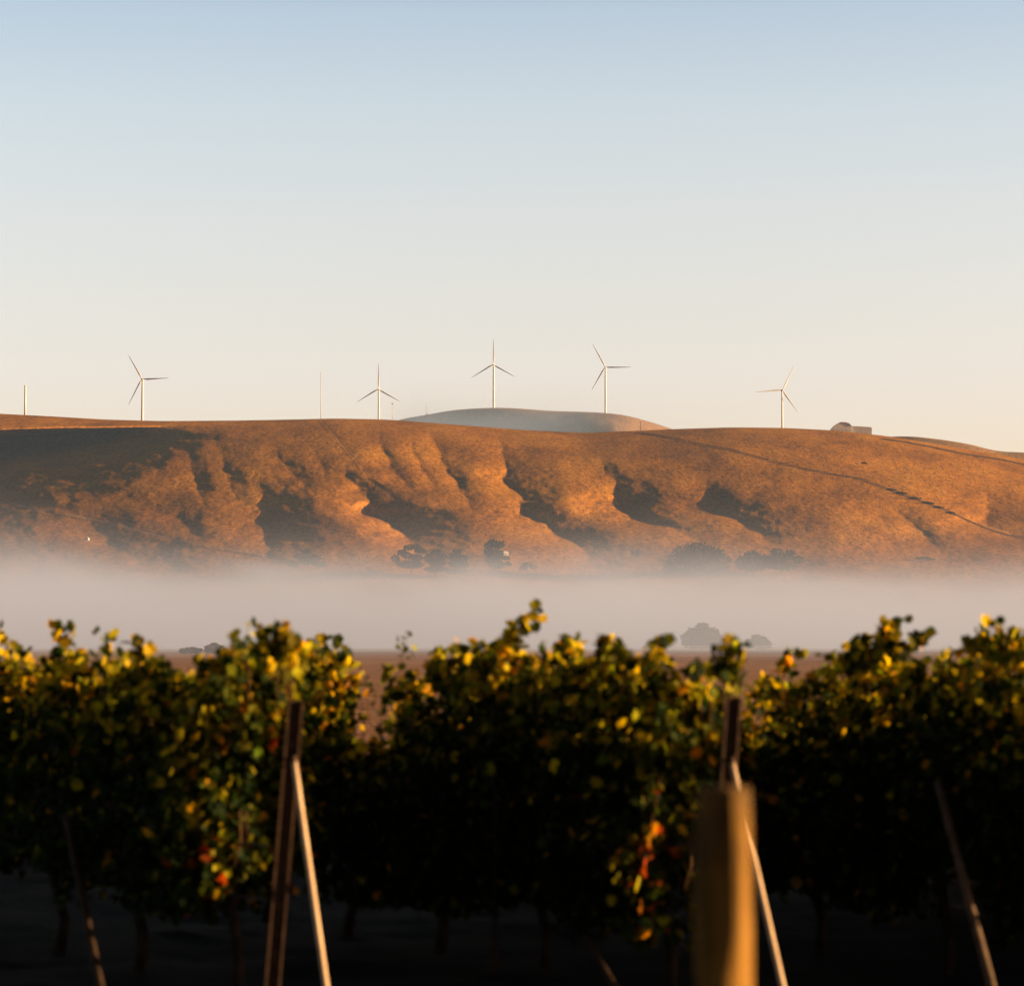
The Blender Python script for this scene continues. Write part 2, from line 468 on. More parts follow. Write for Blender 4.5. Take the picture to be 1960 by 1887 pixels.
# back of the ridge
nb = 14
back = []
for i in range(1, nb + 1):
    d = i / nb
    b = PW[0].copy(); b[:, 1] += 900 * d; b[:, 0] *= (1 + 900 * d / 4000.0); b[:, 2] = b[:, 2] - 6 * d - 200 * d * d
    back.append(b)
grid = np.concatenate([np.array(back[::-1]), PW], 0)


def grid_mesh(name, G, mat, flip=False):
    nr, nc = G.shape[:2]
    i = np.arange(nr - 1)[:, None] * nc + np.arange(nc - 1)[None, :]
    q = np.stack([i, i + nc, i + nc + 1, i + 1], -1).reshape(-1, 4)
    if flip: q = q[:, ::-1]
    return mesh_np(name, G.reshape(-1, 3), q.ravel(), np.full(len(q), 4), mat, None, True)


hill = grid_mesh("hill", grid, M['hill']); tag(hill, "broad golden grass hill with shaded gullies behind the fog", kind='structure')


def on_hill(u, v):
    j = (u - US[0]) / 2.5; j0 = int(max(0, min(len(US) - 2, math.floor(j)))); fj = j - j0
    col = VV[:, j0] * (1 - fj) + VV[:, j0 + 1] * fj
    i = float(np.interp(v, col, np.arange(len(col)))); i0 = min(int(i), len(col) - 2); fi = i - i0
    p = (HP[i0, j0] * (1 - fj) + HP[i0, j0 + 1] * fj) * (1 - fi) + (HP[i0 + 1, j0] * (1 - fj) + HP[i0 + 1, j0 + 1] * fj) * fi
    return Vector(p)


def mound(name, prof, yr, depth, drop, mat, label, seed, amp, crest=None):
    us = np.arange(prof[0][0], prof[-1][0] + 1, 4.0)
    vr = np.interp(us, [p[0] for p in prof], [p[1] for p in prof])
    vr = np.convolve(np.pad(vr, 6, 'edge'), np.ones(13) / 13, 'valid')
    ss = np.linspace(0, 1, 50)
    U, S = np.meshgrid(us, ss)
    V = vr[None, :] + drop * S
    Y = yr - depth * S ** 0.55 + amp * sstep(0, 0.2, S) * fbm(U / 70.0, V / 40.0, seed, 4)
    mid = 0.5 * (prof[0][0] + prof[-1][0]); half = 0.5 * (prof[-1][0] - prof[0][0])
    Y = Y + (0.9 * depth * (np.abs(U - mid) / half) ** 2.2 if crest is None else 0)
    if crest is not None: Y = Y + 1.65 * 45 * np.log(np.cosh(np.clip((U - crest) / 45.0, -12, 12))) - 0.45 * (U - crest)
    P = to_world(U, V, Y)
    bk = []
    for i in range(1, 9):
        d = i / 8; b = P[0].copy(); b[:, 1] += 700 * d; b[:, 0] *= (1 + 700 * d / yr); b[:, 2] -= 220 * d * d + 4 * d
        bk.append(b)
    o = grid_mesh(name, np.concatenate([np.array(bk[::-1]), P], 0), mat)
    tag(o, label, kind='structure')
    return o


FAR = [(690, 822), (750, 808), (780, 799), (815, 795), (850, 787), (900, 782), (960, 780), (1010, 783), (1060, 787), (1130, 788.5), (1190, 793), (1230, 803), (1280, 819), (1330, 836), (1400, 860)]
mound("hill_far", FAR, 5200.0, 700.0, 90, M['hill_far'], "grey rounded hilltop fading in mist behind the golden ridge", 61, 10, 1180)
FAR2 = [(1560, 852), (1640, 842), (1700, 836), (1740, 834.5), (1800, 841), (1850, 849), (1880, 856), (1905, 864), (1960, 866), (2100, 876), (2300, 900)]
mound("hill_right", FAR2, 4700.0, 400.0, 90, M['hill_far'], "pinkish brown ridge line showing beyond the descending golden hill", 71, 10)

# ------------------------------------------------------------------ ground and fields
def sheet(name, xs, ys, z, mat, label, amp=0.0, sc=1.0, seed=1):
    X, Y = np.meshgrid(xs, ys[::-1])
    Z = np.full_like(X, z) + (amp * fbm(X / sc, Y / sc, seed, 3) if amp else 0)
    o = grid_mesh(name, np.stack([X, Y, Z], -1), mat)
    tag(o, label, kind='structure'); return o


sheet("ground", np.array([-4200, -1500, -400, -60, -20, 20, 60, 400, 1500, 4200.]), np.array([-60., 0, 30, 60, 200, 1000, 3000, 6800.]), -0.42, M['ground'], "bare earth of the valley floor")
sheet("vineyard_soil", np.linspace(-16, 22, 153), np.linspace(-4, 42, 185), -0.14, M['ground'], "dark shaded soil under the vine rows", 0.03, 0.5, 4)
sheet("field", np.linspace(-700, 700, 71), np.linspace(43, 690, 60), -0.22, M['field'], "reddish brown dry field beyond the vines", 0.06, 20.0, 8)
sheet("stubble_field", np.linspace(-1600, 1600, 81), np.linspace(694, 2100, 60), -0.15, M['field_far'], "pale stubble field vanishing into fog", 0.05, 60.0, 9)

# ------------------------------------------------------------------ tracks on the hill
def strip(name, pts, w, mat, label, lift=0.6):
    P = [np.array(p, float) for p in pts]
    fine = []
    for a, b in zip(P[:-1], P[1:]):
        n = max(2, int(np.linalg.norm(b - a) / 5))
        for i in range(n): fine.append(a + (b - a) * i / n)
    fine.append(P[-1])
    vs, fs = [], []
    for i, p in enumerate(fine):
        jx = 0.8 * mnoise.noise(Vector((i * 0.37, w, len(pts))))
        ww = w * (0.8 + 0.5 * abs(mnoise.noise(Vector((i * 0.23, 3.3, w)))))
        for sgn in (-0.5, 0.5):
            q = on_hill(p[0], p[1] + jx + sgn * ww); q.y -= lift * 2; q.z += lift
            vs.append(q)
        if i: b = 2 * i; fs.append((b - 2, b - 1, b + 1, b))
    m = MB(); m.add(vs, fs)
    o = m.build(name, mat); tag(o, label, kind='structure'); return o


strip("hill_track", [(1225, 828), (1290, 838), (1330, 848), (1400, 861), (1470, 880), (1530, 895), (1600, 909), (1650, 917), (1690, 932), (1740, 951), (1800, 972), (1850, 995), (1890, 1012), (1930, 1025), (1975, 1030)], 2.1, M['track'], "dark sunken track crossing the right side of the golden hill")
strip("ridge_track", [(1690, 840), (1740, 848), (1790, 857), (1850, 870), (1910, 879), (1965, 890)], 2.2, M['track'], "thin track along the descending right ridge")
strip("gully_track", [(618, 806), (640, 830), (665, 862), (690, 890), (706, 918), (730, 938), (755, 955)], 2.2, M['track'], "straight fence line track dropping from the ridge crest")
strip("foot_track", [(20, 964), (70, 976), (125, 985), (180, 995), (230, 1007), (280, 1021), (340, 1035), (400, 1046), (460, 1056), (520, 1066), (580, 1074)], 2.4, M['track_light'], "pale track slanting down into the fog on the left slope")

# ------------------------------------------------------------------ wind turbines
def make_blade(L, root, parent, mat):
    n = 12; vs, fs = [], []
    st = [0.0, 0.04, 0.1, 0.2, 0.35, 0.5, 0.65, 0.8, 0.92, 1.0]
    ch = [0.55, 0.6, 0.9, 1.25, 1.05, 0.85, 0.66, 0.48, 0.32, 0.10]
    th = [1.0, 0.95, 0.6, 0.3, 0.24, 0.2, 0.18, 0.16, 0.15, 0.15]
    for i, s in enumerate(st):
        c = ch[i] * root * 2.0; t_ = th[i] * c if i > 1 else c
        tw = R(24 * (1 - s) ** 2)
        for kk in range(n):
            w = 2 * math.pi * kk / n
            x = c / 2 * math.cos(w) + (0.18 * c if i > 1 else 0); y = t_ / 2 * math.sin(w)
            vs.append((x * math.cos(tw) - y * math.sin(tw), x * math.sin(tw) + y * math.cos(tw), s * L))
    for i in range(len(st) - 1):
        for kk in range(n):
            fs.append((i * n + kk, i * n + (kk + 1) % n, (i + 1) * n + (kk + 1) % n, (i + 1) * n + kk))
    fs.append(tuple((len(st) - 1) * n + kk for kk in range(n)))
    m = MB(); m.add(vs, fs)
    return m.build('blade', mat, parent, True)


def turbine(hub, base_v, Y, blade_px, rot, yaw, label, tw_px=4.2, sink=8.0):
    mpp = Y / F_PX
    h = PT(hub[0] + 2, hub[1], Y)                     # tower axis
    b = PT(hub[0] + 2, base_v, Y)
    root = empty("wind_turbine", (h.x, Y, b.z - sink))
    H = h.z - (b.z - sink)
    r0, r1 = tw_px * mpp * 0.5, tw_px * mpp * 0.36
    m = MB(); m.tube([(0, 0, H * i / 8) for i in range(9)], [r0 + (r1 - r0) * i / 8 for i in range(9)], 20); m.build('tower', M['white'], root, True)
    L = blade_px * mpp
    fw = Vector((math.sin(-yaw), -math.cos(yaw), 0))   # rotor faces the camera, turned a little to its left
    q = fw.to_track_quat('-Y', 'Z')
    nl, nw = L * 0.17, L * 0.062
    m = MB()
    secs = [(-0.30, 0.75), (-0.27, 0.95), (0.25, 1.0), (0.62, 0.9), (0.70, 0.66)]
    vs, fs = [], []
    for (yy, s) in secs:
        for kk in range(12):
            w = 2 * math.pi * kk / 12
            cx_, cz_ = math.cos(w), math.sin(w)
            vs.append((nw / 2 * s * math.copysign(abs(cx_) ** 0.55, cx_), yy * nl, nw / 2 * s * math.copysign(abs(cz_) ** 0.55, cz_)))
    for i in range(len(secs) - 1):
        for kk in range(12): fs.append((i * 12 + kk, i * 12 + (kk + 1) % 12, (i + 1) * 12 + (kk + 1) % 12, (i + 1) * 12 + kk))
    fs.append(tuple(range(11, -1, -1))); fs.append(tuple((len(secs) - 1) * 12 + kk for kk in range(12)))
    m.add(vs, fs); na = m.build('nacelle', M['white'], root, True)
    na.rotation_mode = 'QUATERNION'; na.rotation_quaternion = q; na.location = (0, 0, H)
    hc = Vector((0, 0, H)) + fw * (nl * 0.42)
    m = MB()
    m.tube([(0, nl * 0.13, 0), (0, 0.0, 0), (0, -nl * 0.08, 0), (0, -nl * 0.14, 0), (0, -nl * 0.17, 0)], [nw * 0.42, nw * 0.45, nw * 0.40, nw * 0.24, nw * 0.05], 16)
    hb = m.build('hub', M['white'], root, True); hb.rotation_mode = 'QUATERNION'; hb.rotation_quaternion = q; hb.location = hc
    for kk in range(3):
        bl = make_blade(L, 0.0235 * L, root, M['white'])
        a = R(rot + 120 * kk)
        bl.rotation_mode = 'QUATERNION'
        bl.rotation_quaternion = q @ Vector((0, 1, 0)).rotation_difference(Vector((0, 1, 0))) @ Matrix.Rotation(a, 3, 'Y').to_quaternion()
        bl.location = hc
    tag(root, label, "wind turbine", "wind turbines along the ridge")
    return root


turbine((271, 726), 806, 4040, 56, -31, R(14), "white wind turbine with the thickest tower, standing above the dark gully of the ridge", 5.6)
turbine((723, 745), 802, 4150, 50, 0, R(12), "white wind turbine on the golden ridge with one blade straight up, beside a thin mast", 4.0, 10)
turbine((943, 698), 781, 5720, 50, 0, R(12), "tallest white wind turbine on the grey hilltop, one blade straight up", 4.6)
turbine((1157, 703), 791, 5270, 52, -29, R(10), "white wind turbine on the grey hilltop with one blade level to the right", 4.4)
turbine((1495, 747), 819, 4060, 54, 25, R(-8), "white wind turbine with one blade level to the left, beside the pale ridge building", 4.0)

# bare tower at the far left, slim masts
def mast(px, v0, v1, Y, w_px, label, cat, head=None, mat='mast', name="mast"):
    mpp = Y / F_PX
    b = PT(px, v1 + 3, Y); t = PT(px, v0, Y); H = t.z - b.z
    root = empty(name, b)
    r = w_px * mpp / 2
    m = MB(); m.tube([(0, 0, 0), (0, 0, H * 0.5), (0, 0, H)], [r, r * 0.9, r * 0.8], 10); m.build('pole', M[mat], root, True)
    m = MB()
    if head == 'cap': m.tube([(0, 0, H - 0.4), (0, 0, H + 0.9)], [r * 1.5, r * 1.2], 10); m.build('cap', M['white'], root, True)
    elif head == 'lamp':
        m.box((0, 0, H), (2.6, 1.2, 0.9)); m.box((-0.8, 0, H + 0.9), (0.6, 0.6, 1.2)); m.box((0.8, 0, H + 0.8), (0.6, 0.6, 1.0)); m.build('head', M[mat], root)
    elif head == 'flange': m.tube([(0, 0, H - 1.2), (0, 0, H)], [r * 0.95, r * 1.05], 12); m.build('flange', M['white'], root, True)
    tag(root, label, cat); return root


mast(48, 738, 793, 4010, 4.4, "bare pale tower without blades at the left end of the ridge", "tower", 'flange', 'white', "bare_tower")
mast(614, 713, 801, 4030, 1.3, "very thin tall mast with a pale tip on the ridge crest above the fence line", "mast", 'cap')
mast(751, 773, 802, 4060, 1.1, "short thin mast with a small head right of the ridge turbine", "mast", 'lamp')
mast(1226, 805, 824, 4020, 1.0, "lone dark pole rising from the golden ridge before the grey hill", "pole", 'cap', 'steel', "pole")


def lattice(px, v0, v1, Y):
    mpp = Y / F_PX; b = PT(px, v1, Y); H = (v1 - v0) * mpp
    root = empty("lattice_tower", b)
    m = MB(); w = 2.2
    for sx_ in (-1, 1):
        for sy_ in (-1, 1): m.tube([(sx_ * w, sy_ * w, -3), (sx_ * w * 0.25, sy_ * w * 0.25, H)], 0.16, 5)
    for i in range(7):
        z0, z1 = H * i / 7, H * (i + 1) / 7; w0, w1 = w * (1 - 0.75 * i / 7), w * (1 - 0.75 * (i + 1) / 7)
        for sy_ in (-1, 1):
            m.tube([(-w0, sy_ * w0, z0), (w1, sy_ * w1, z1)], 0.1, 4); m.tube([(w0, sy_ * w0, z0), (-w1, sy_ * w1, z1)], 0.1, 4)
    m.build('frame', M['mast'], root)
    m = MB(); m.tube([(0, 0, H), (0, 0, H + 3)], 0.12, 5); m.build('antenna', M['mast'], root)
    m = MB(); m.box((0, 0, H * 0.62), (2.6, 0.5, 0.5)); m.build('crossbar', M['mast'], root)
    m = MB(); m.box((1.2, -3.0, 0.0), (6.0, 3.4, 3.6)); m.prism([(-2.2, 1.8), (4.6, 1.8), (1.2, 3.4)], -4.9, -1.1); m.build('hut', M['building'], root)
    tag(root, "faint lattice tower with a small hut on the shoulder of the grey hill", "lattice tower")


lattice(816, 771, 795, 5960)

# pale building on the ridge and small houses
def ridge_building():
    Y = 4035.0; mpp = Y / F_PX; b = PT(1590, 826, Y)
    root = empty("ridge_building", b)
    def q(px, v): return ((px - 1590) * mpp, (826 - v) * mpp)
    hall = [q(1590, 834), q(1630, 834), q(1630, 816), q(1625, 811), q(1619, 809), q(1609, 808.5), q(1602, 812), q(1595, 818), q(1590, 824)]
    m = MB(); m.prism(hall, 0, 30); m.build('hall', M['building'], root)
    m = MB(); m.prism([q(1630.1, 836), q(1669, 836), q(1669.5, 819), q(1668, 817.2), q(1650, 816), q(1630.1, 815)], 3, 27); m.build('wing', M['building_roof'], root)
    m = MB(); m.prism([q(1594, 818.2), q(1601.5, 811.2), q(1608.8, 807.6), q(1619.3, 808), q(1625.6, 810.2), q(1630.5, 815.4), q(1625, 811.2), q(1619, 809.2), q(1609, 808.7), q(1602, 812.2)], -0.8, 30.8); m.build('roof', M['building_roof'], root)
    for u in (1598, 1606, 1614, 1622):
        x, z = q(u, 824); m = MB(); m.box((x, -0.05, z + 1), (2.2, 0.16, 2.6)); m.build('window', M['mast'], root)
    tag(root, "pale rounded hall with a long flat wing on the crest of the ridge", "building")


ridge_building()


def cottage(u, v, w, h, d, label, rz=0.0):
    p = on_hill(u, v); root = empty("cottage", (p.x, p.y - 2, p.z), rz)
    m = MB(); m.box((0, 0, h / 2 - 0.6), (w, d, h + 1.2)); m.build('wall', M['building'], root)
    m = MB(); m.prism([(-w / 2 - 0.4, h), (w / 2 + 0.4, h), (0, h + w * 0.28)], -d / 2 - 0.4, d / 2 + 0.4); m.build('roof', M['building_roof'], root)
    for x in (-w * 0.25, w * 0.25):
        m = MB(); m.box((x, -d / 2 - 0.03, h * 0.55), (w * 0.16, 0.1, h * 0.35)); m.build('window', M['hose'], root)
    m = MB(); m.box((0, -d / 2 - 0.03, h * 0.35), (w * 0.13, 0.1, h * 0.7)); m.build('door', M['steel'], root)
    tag(root, label, "house"); return root


cottage(966, 1064, 6, 3.4, 6, "small white house half hidden beside the tall dark eucalyptus", R(20))
cottage(168, 1033, 3.6, 1.6, 2.6, "tiny white shed alone on the dim misty slope", R(-30))

# ------------------------------------------------------------------ trees
TREE_N = 0


def tree(base, H, lobes, n, leaf, label, kind, trunk_r=0.35, cols=None, group=None, dark=1.0, name=None):
    """lobes: list of (x, z, rx, rz) fractions of H; the crown gets many small leaf clumps in and on the lobes"""
    global TREE_N; TREE_N += 1
    rg = np.random.default_rng(100 + TREE_N)
    root = empty(name or (kind.replace(' ', '_') if kind != 'tree' else 'tree'), base)
    m = MB(); top = max(l[1] for l in lobes) * H * 0.85
    m.tube([(0, 0, -1.2), (0.02 * H, 0, top * 0.3), (-0.01 * H, 0.01 * H, top * 0.65), (0, 0, top)], [trunk_r * 1.3, trunk_r, trunk_r * 0.7, trunk_r * 0.2], 8)
    for (lx, lz, rx, rz_) in lobes:
        if abs(lx) > 0.02: 
            m.tube([(0, 0, lz * H * 0.45), (lx * H * 0.55, 0.0, lz * H * 0.75), (lx * H, 0.0, lz * H)], [trunk_r * 0.55, trunk_r * 0.4, trunk_r * 0.12], 6)
    m.build('trunk', M['bark'], root, True)
    vol = np.array([l[2] ** 2 * l[3] for l in lobes]) ** 0.8; vol /= vol.sum()
    pick = rg.choice(len(lobes), n, p=vol)
    L = np.array(lobes)[pick]
    d = rg.normal(size=(n, 3)); d /= np.linalg.norm(d, axis=1)[:, None]
    rr = rg.uniform(0.45, 1.0, n) ** 0.5 * (1 + 0.16 * rg.normal(size=n))
    ph = rg.uniform(-0.45, 0.45, len(lobes))[pick]
    P = np.stack([L[:, 0] + d[:, 0] * L[:, 2] * rr, ph * L[:, 2] + d[:, 1] * L[:, 2] * rr, L[:, 1] + d[:, 2] * L[:, 3] * rr], 1) * H
    sz = leaf * 1.35 * rg.uniform(0.6, 1.5, n)
    a = rg.normal(size=(n, 3)); a /= np.linalg.norm(a, axis=1)[:, None]
    b = np.cross(a, rg.normal(size=(n, 3))); b /= np.linalg.norm(b, axis=1)[:, None]
    c = np.cross(a, b)
    vs = []
    for (i, j, kk) in ((-0.5, -0.1, 0), (0.0, -0.5, 0.12), (0.5, 0.05, 0), (0.05, 0.5, 0.12)):
        vs.append(P + (a * i + b * j + c * kk) * sz[:, None])
    V = np.stack(vs, 1).reshape(-1, 3)
    base_c = np.array(cols or (0.055, 0.07, 0.03)) * dark
    tint = base_c[None, :] * (0.7 + 0.6 * rg.random((n, 1))) * (1 + 0.12 * rg.normal(size=(n, 3)))
    C = np.concatenate([np.clip(tint, 0.004, 1), np.ones((n, 1))], 1).repeat(4, 0)
    mesh_np('crown', V, np.arange(4 * n), np.full(n, 4), M['tree_leaf'], root, False, C)
    tag(root, label, kind, group)
    return root


EUC = (0.026, 0.030, 0.014)
def hb(u, v): p = on_hill(u, v); return (p.x, p.y - 4, p.z - 0.5)
def hh(u, vt, vb): p = on_hill(u, vb); return (vb - vt) * p.y / F_PX


# eucalyptus at the foot of the hill
tree(hb(944, 1102), hh(944, 1032, 1102), [(0, .9, .14, .10), (-.13, .83, .12, .09), (.16, .86, .14, .10), (-.12, .66, .14, .12), (.03, .62, .15, .14), (.2, .62, .10, .08), (-.05, .45, .18, .10), (.30, .50, .16, .06), (.1, .32, .22, .12), (.38, .34, .12, .05)], 3600, 1.1, "tall dark eucalyptus with clumped crown rising out of the fog", "eucalyptus", 0.5, EUC)
tree(hb(786, 1100), hh(786, 1040, 1100), [(-.05, .88, .16, .10), (.16, .92, .12, .10), (-.28, .72, .16, .10), (.3, .78, .18, .10), (-.48, .52, .14, .12), (-.08, .62, .18, .10), (.22, .55, .2, .12), (0, .35, .4, .12)], 2600, 1.1, "spreading eucalyptus with rounded tufts at the end of the lit spur", "eucalyptus", 0.4, EUC)
tree(hb(834, 1102), hh(834, 1049, 1102), [(0, .88, .2, .10), (.2, .72, .2, .12), (-.22, .66, .2, .14), (.05, .5, .3, .16), (0, .25, .4, .1)], 2200, 1.1, "brownish open crowned eucalyptus, middle of its misty trio", "eucalyptus", 0.4, (0.06, 0.052, 0.026))
tree(hb(874, 1104), hh(874, 1050, 1104), [(.02, .9, .15, .08), (-.1, .72, .2, .12), (.2, .68, .18, .12), (0, .48, .26, .14), (.3, .44, .16, .08), (0, .22, .36, .1)], 2200, 1.1, "slim eucalyptus with a bare gap between it and the tallest tree", "eucalyptus", 0.35, EUC)
tree(hb(590, 1092), hh(590, 1049, 1092), [(0, .85, .26, .12), (-.36, .62, .24, .14), (.36, .6, .24, .14), (0, .5, .4, .2), (-.6, .3, .2, .14), (.5, .3, .24, .14)], 1800, 1.2, "faint bushy tree nearly lost in mist below the dark left gully", "tree", 0.3, (0.055, 0.05, 0.03))
# oaks on the right of the hill foot
tree(hb(1334, 1104), hh(1334, 1037, 1104), [(0, .82, .34, .18), (-.42, .7, .3, .18), (.42, .68, .34, .18), (-.66, .48, .22, .2), (.72, .5, .24, .16), (0, .5, .6, .24), (-.4, .3, .4, .18), (.45, .3, .44, .18)], 5200, 1.25, "broad domed dark oak standing in the edge of the fog", "oak", 0.6, (0.020, 0.024, 0.012))
tree(hb(1440, 1102), hh(1440, 1052, 1102), [(0, .8, .34, .16), (-.36, .58, .3, .18), (.4, .66, .32, .16), (0, .4, .6, .2)], 2000, 1.25, "misty oak with a ragged flat top beside the domed oak", "oak", 0.4, (0.05, 0.045, 0.025))
tree(hb(1496, 1100), hh(1496, 1048, 1100), [(-.2, .88, .22, .10), (.3, .82, .24, .10), (0, .66, .5, .16), (.6, .56, .24, .14), (-.5, .5, .3, .16), (0, .35, .6, .16)], 2200, 1.25, "wide pale misty oak, rightmost of the hill foot oaks", "oak", 0.4, (0.055, 0.05, 0.03))
tree(hb(1278, 1100), hh(1278, 1070, 1100), [(0, .7, .3, .25), (0, .35, .35, .25)], 500, 1.1, "low grey bush at the left skirt of the domed oak", "bush", 0.2, (0.07, 0.065, 0.04))
tree(hb(1010, 1094), hh(1010, 1074, 1094), [(0, .7, .5, .25), (.5, .5, .4, .2), (-.4, .45, .4, .2)], 500, 1.0, "small dim bush between the tall eucalyptus and the fog", "bush", 0.2, (0.08, 0.07, 0.045))
shr = [(1770, 1072, 10, "solitary dull shrub at the mouth of the lower right gully"),
       (1705, 938, 5, "dark scrub clump on the upper bend of the sunken track"), (1725, 945, 6, "dark scrub clump just below the upper bend of the sunken track"), (1750, 955, 7, "wide dark scrub clump halfway along the sunken track"), (1775, 964, 7, "dense dark scrub clump below the halfway clump of the track"), (1795, 972, 6, "dark scrub clump near the lower end of the sunken track"), (1818, 982, 5, "last small dark scrub clump down the sunken track"), (1653, 887, 3.5, "tiny dark bush above the sunken track on open grass")]
for (u, v, hpx, lab) in shr:
    hgt = hpx * 0.44
    tree(hb(u, v), hgt, [(0, .6, .7, .34), (.9, .35, .7, .28), (-.9, .5, .7, .28), (1.8, .22, .6, .2), (-1.7, .62, .6, .22)], 420, 0.8, lab, "shrub", 0.12, (0.11, 0.085, 0.038), "scrub on the golden hill")

# trees standing on the valley floor in the fog
def flat(u, v): Y = CAMZ * F_PX / (v - HOR); p = PT(u, v, Y); return p, Y


def ftree(u, vb, vt, lobes, n, leaf, label, kind, cols):
    p, Y = flat(u, vb); H = (vb - vt) * Y / F_PX
    return tree((p.x, p.y, -0.2), H, lobes, n, leaf, label, kind, 0.35, cols)


GRY = (0.06, 0.06, 0.035)
ftree(1343, 1243, 1191, [(.04, .84, .26, .15), (-.3, .62, .26, .18), (.34, .66, .28, .16), (-.52, .4, .24, .22), (.55, .42, .22, .2), (0, .5, .5, .25), (-.3, .22, .38, .16), (.3, .22, .4, .16)], 4600, 0.55, "grey oak silhouette with a peaked round crown behind the white fence", "oak", GRY)
ftree(1450, 1243, 1212, [(-.1, .76, .3, .2), (.34, .66, .28, .18), (-.45, .48, .3, .24), (.6, .42, .22, .22), (0, .4, .6, .25), (.3, .2, .5, .16)], 2400, 0.5, "smaller grey round tree by the white fence, right of the big oak", "tree", GRY)
ftree(1277, 1241, 1208, [(-.1, .7, .34, .24), (.3, .56, .3, .22), (-.4, .4, .3, .24), (0, .35, .5, .2)], 1800, 0.6, "very faint tree ghost in the fog beside the grey oak", "tree", GRY)
ftree(410, 1249, 1229, [(0, .76, .34, .22), (-.4, .5, .4, .26), (.5, .5, .4, .28), (0, .3, .8, .22), (.9, .3, .4, .2)], 2200, 0.4, "dim grey tree in the fog behind the left vine row", "tree", GRY)
ftree(366, 1249, 1238, [(0, .6, .9, .36), (-1.2, .45, .8, .3), (1.2, .5, .7, .3)], 1000, 0.45, "low spread grey bush left of the dim tree in fog", "bush", GRY)

# white rail fence under the grey trees
def rail_fence():
    p0, Y = flat(1225, 1244); p1, _ = flat(1535, 1244)
    root = empty("rail_fence", (p0.x, Y - 6, -0.1))
    W_ = p1.x - p0.x; n = int(W_ / 3.0)
    for z in (0.45, 0.9, 1.35):
        m = MB(); m.box((W_ / 2, 0, z), (W_, 0.06, 0.16)); m.build('rail', M['fence_white'], root)
    for i in range(n + 1):
        m = MB(); m.box((W_ * i / n, 0.1, 0.72), (0.16, 0.13, 1.6)); m.prism([(W_ * i / n - 0.08, 1.52), (W_ * i / n + 0.08, 1.52), (W_ * i / n, 1.6)], 0.035, 0.165); m.build('post', M['fence_white'], root)
    tag(root, "long white rail fence under the grey trees in the field", "fence")


rail_fence()

# ------------------------------------------------------------------ haze and fog
def vol_box(name, lo_, hi_, mat):
    m = MB(); c = [(a + b) / 2 for a, b in zip(lo_, hi_)]; d = [b - a for a, b in zip(lo_, hi_)]
    m.box((0, 0, 0), d); o = m.build(name, mat); o.location = c; return o


def mat_haze(density, color):
    t = NT('haze_air'); t.n.remove(t.bsdf)
    v = t.add('ShaderNodeVolumePrincipled'); v.inputs['Color'].default_value = (*color, 1)
    v.inputs['Density'].default_value = density; v.inputs['Anisotropy'].default_value = 0.1
    t.l.new(v.outputs[0], t.out.inputs['Volume']); return t.m


HZ = vol_box("haze", (-4300, -80, -1.4), (4300, 6900, 560), mat_haze(0.000029, (0.36, 0.58, 0.95)))
tag(HZ, "thin morning haze filling the valley", kind='stuff')


def mat_fog():
    t = NT('ground_fog'); t.n.remove(t.bsdf)
    g = t.add('ShaderNodeNewGeometry').outputs['Position']
    sp = t.add('ShaderNodeSeparateXYZ'); t.l.new(g, sp.inputs[0]); x, y, z = sp.outputs
    n = t.noise(0.0042, 3, 0.55, scaled(t, g, 1.0, 0.22, 2.5)).outputs[0]
    n2 = t.noise(0.011, 4, 0.6, scaled(t, g, 0.8, 0.06, 2.0)).outputs[0]
    top = t.maprange(y, 300, 2700, 9, 53, False)
    left = t.maprange(x, -60, -440, 0, 13)
    top = t.math('ADD', top, left)
    top = t.math('ADD', top, t.math('MULTIPLY', t.math('SUBTRACT', n, 0.5), t.maprange(y, 300, 2000, 14, 56)))
    top = t.math('ADD', top, t.math('MULTIPLY', t.math('SUBTRACT', n2, 0.5), t.maprange(y, 300, 2000, 10, 62)))
    dz = t.math('SUBTRACT', z, top)
    body = t.maprange(dz, 18, -36, 0, 1)
    wisp = t.math('MULTIPLY', t.maprange(dz, 66, -10, 0, 1), t.maprange(x, 40, -420, 0.016, 0.10))
    wisp = t.math('MULTIPLY', wisp, t.maprange(y, 1300, 2100, 0.08, 1))
    near = t.maprange(t.math('ADD', y, t.math('MULTIPLY', t.math('SUBTRACT', n, 0.5), 500.0)), 40, 860, 0.12, 1)
    far_ = t.maprange(y, 2700, 2900, 1, 0)
    d = t.math('MULTIPLY', t.math('MULTIPLY', t.math('ADD', body, wisp), near), far_)
    d = t.math('MULTIPLY', d, 0.0026)
    v = t.add('ShaderNodeVolumePrincipled'); v.inputs['Color'].default_value = (0.55, 0.665, 1.0, 1)
    v.inputs['Anisotropy'].default_value = 0.15
    t.l.new(d, v.inputs['Density']); t.l.new(v.outputs[0], t.out.inputs['Volume'])
    t.m.cycles.volume_step_rate = 1.0
    return t.m


FG = vol_box("fog_bank", (-1100, 130, -0.6), (1100, 2900, 150), mat_fog())
tag(FG, "low white fog bank lying in the valley at the foot of the hill", kind='stuff')

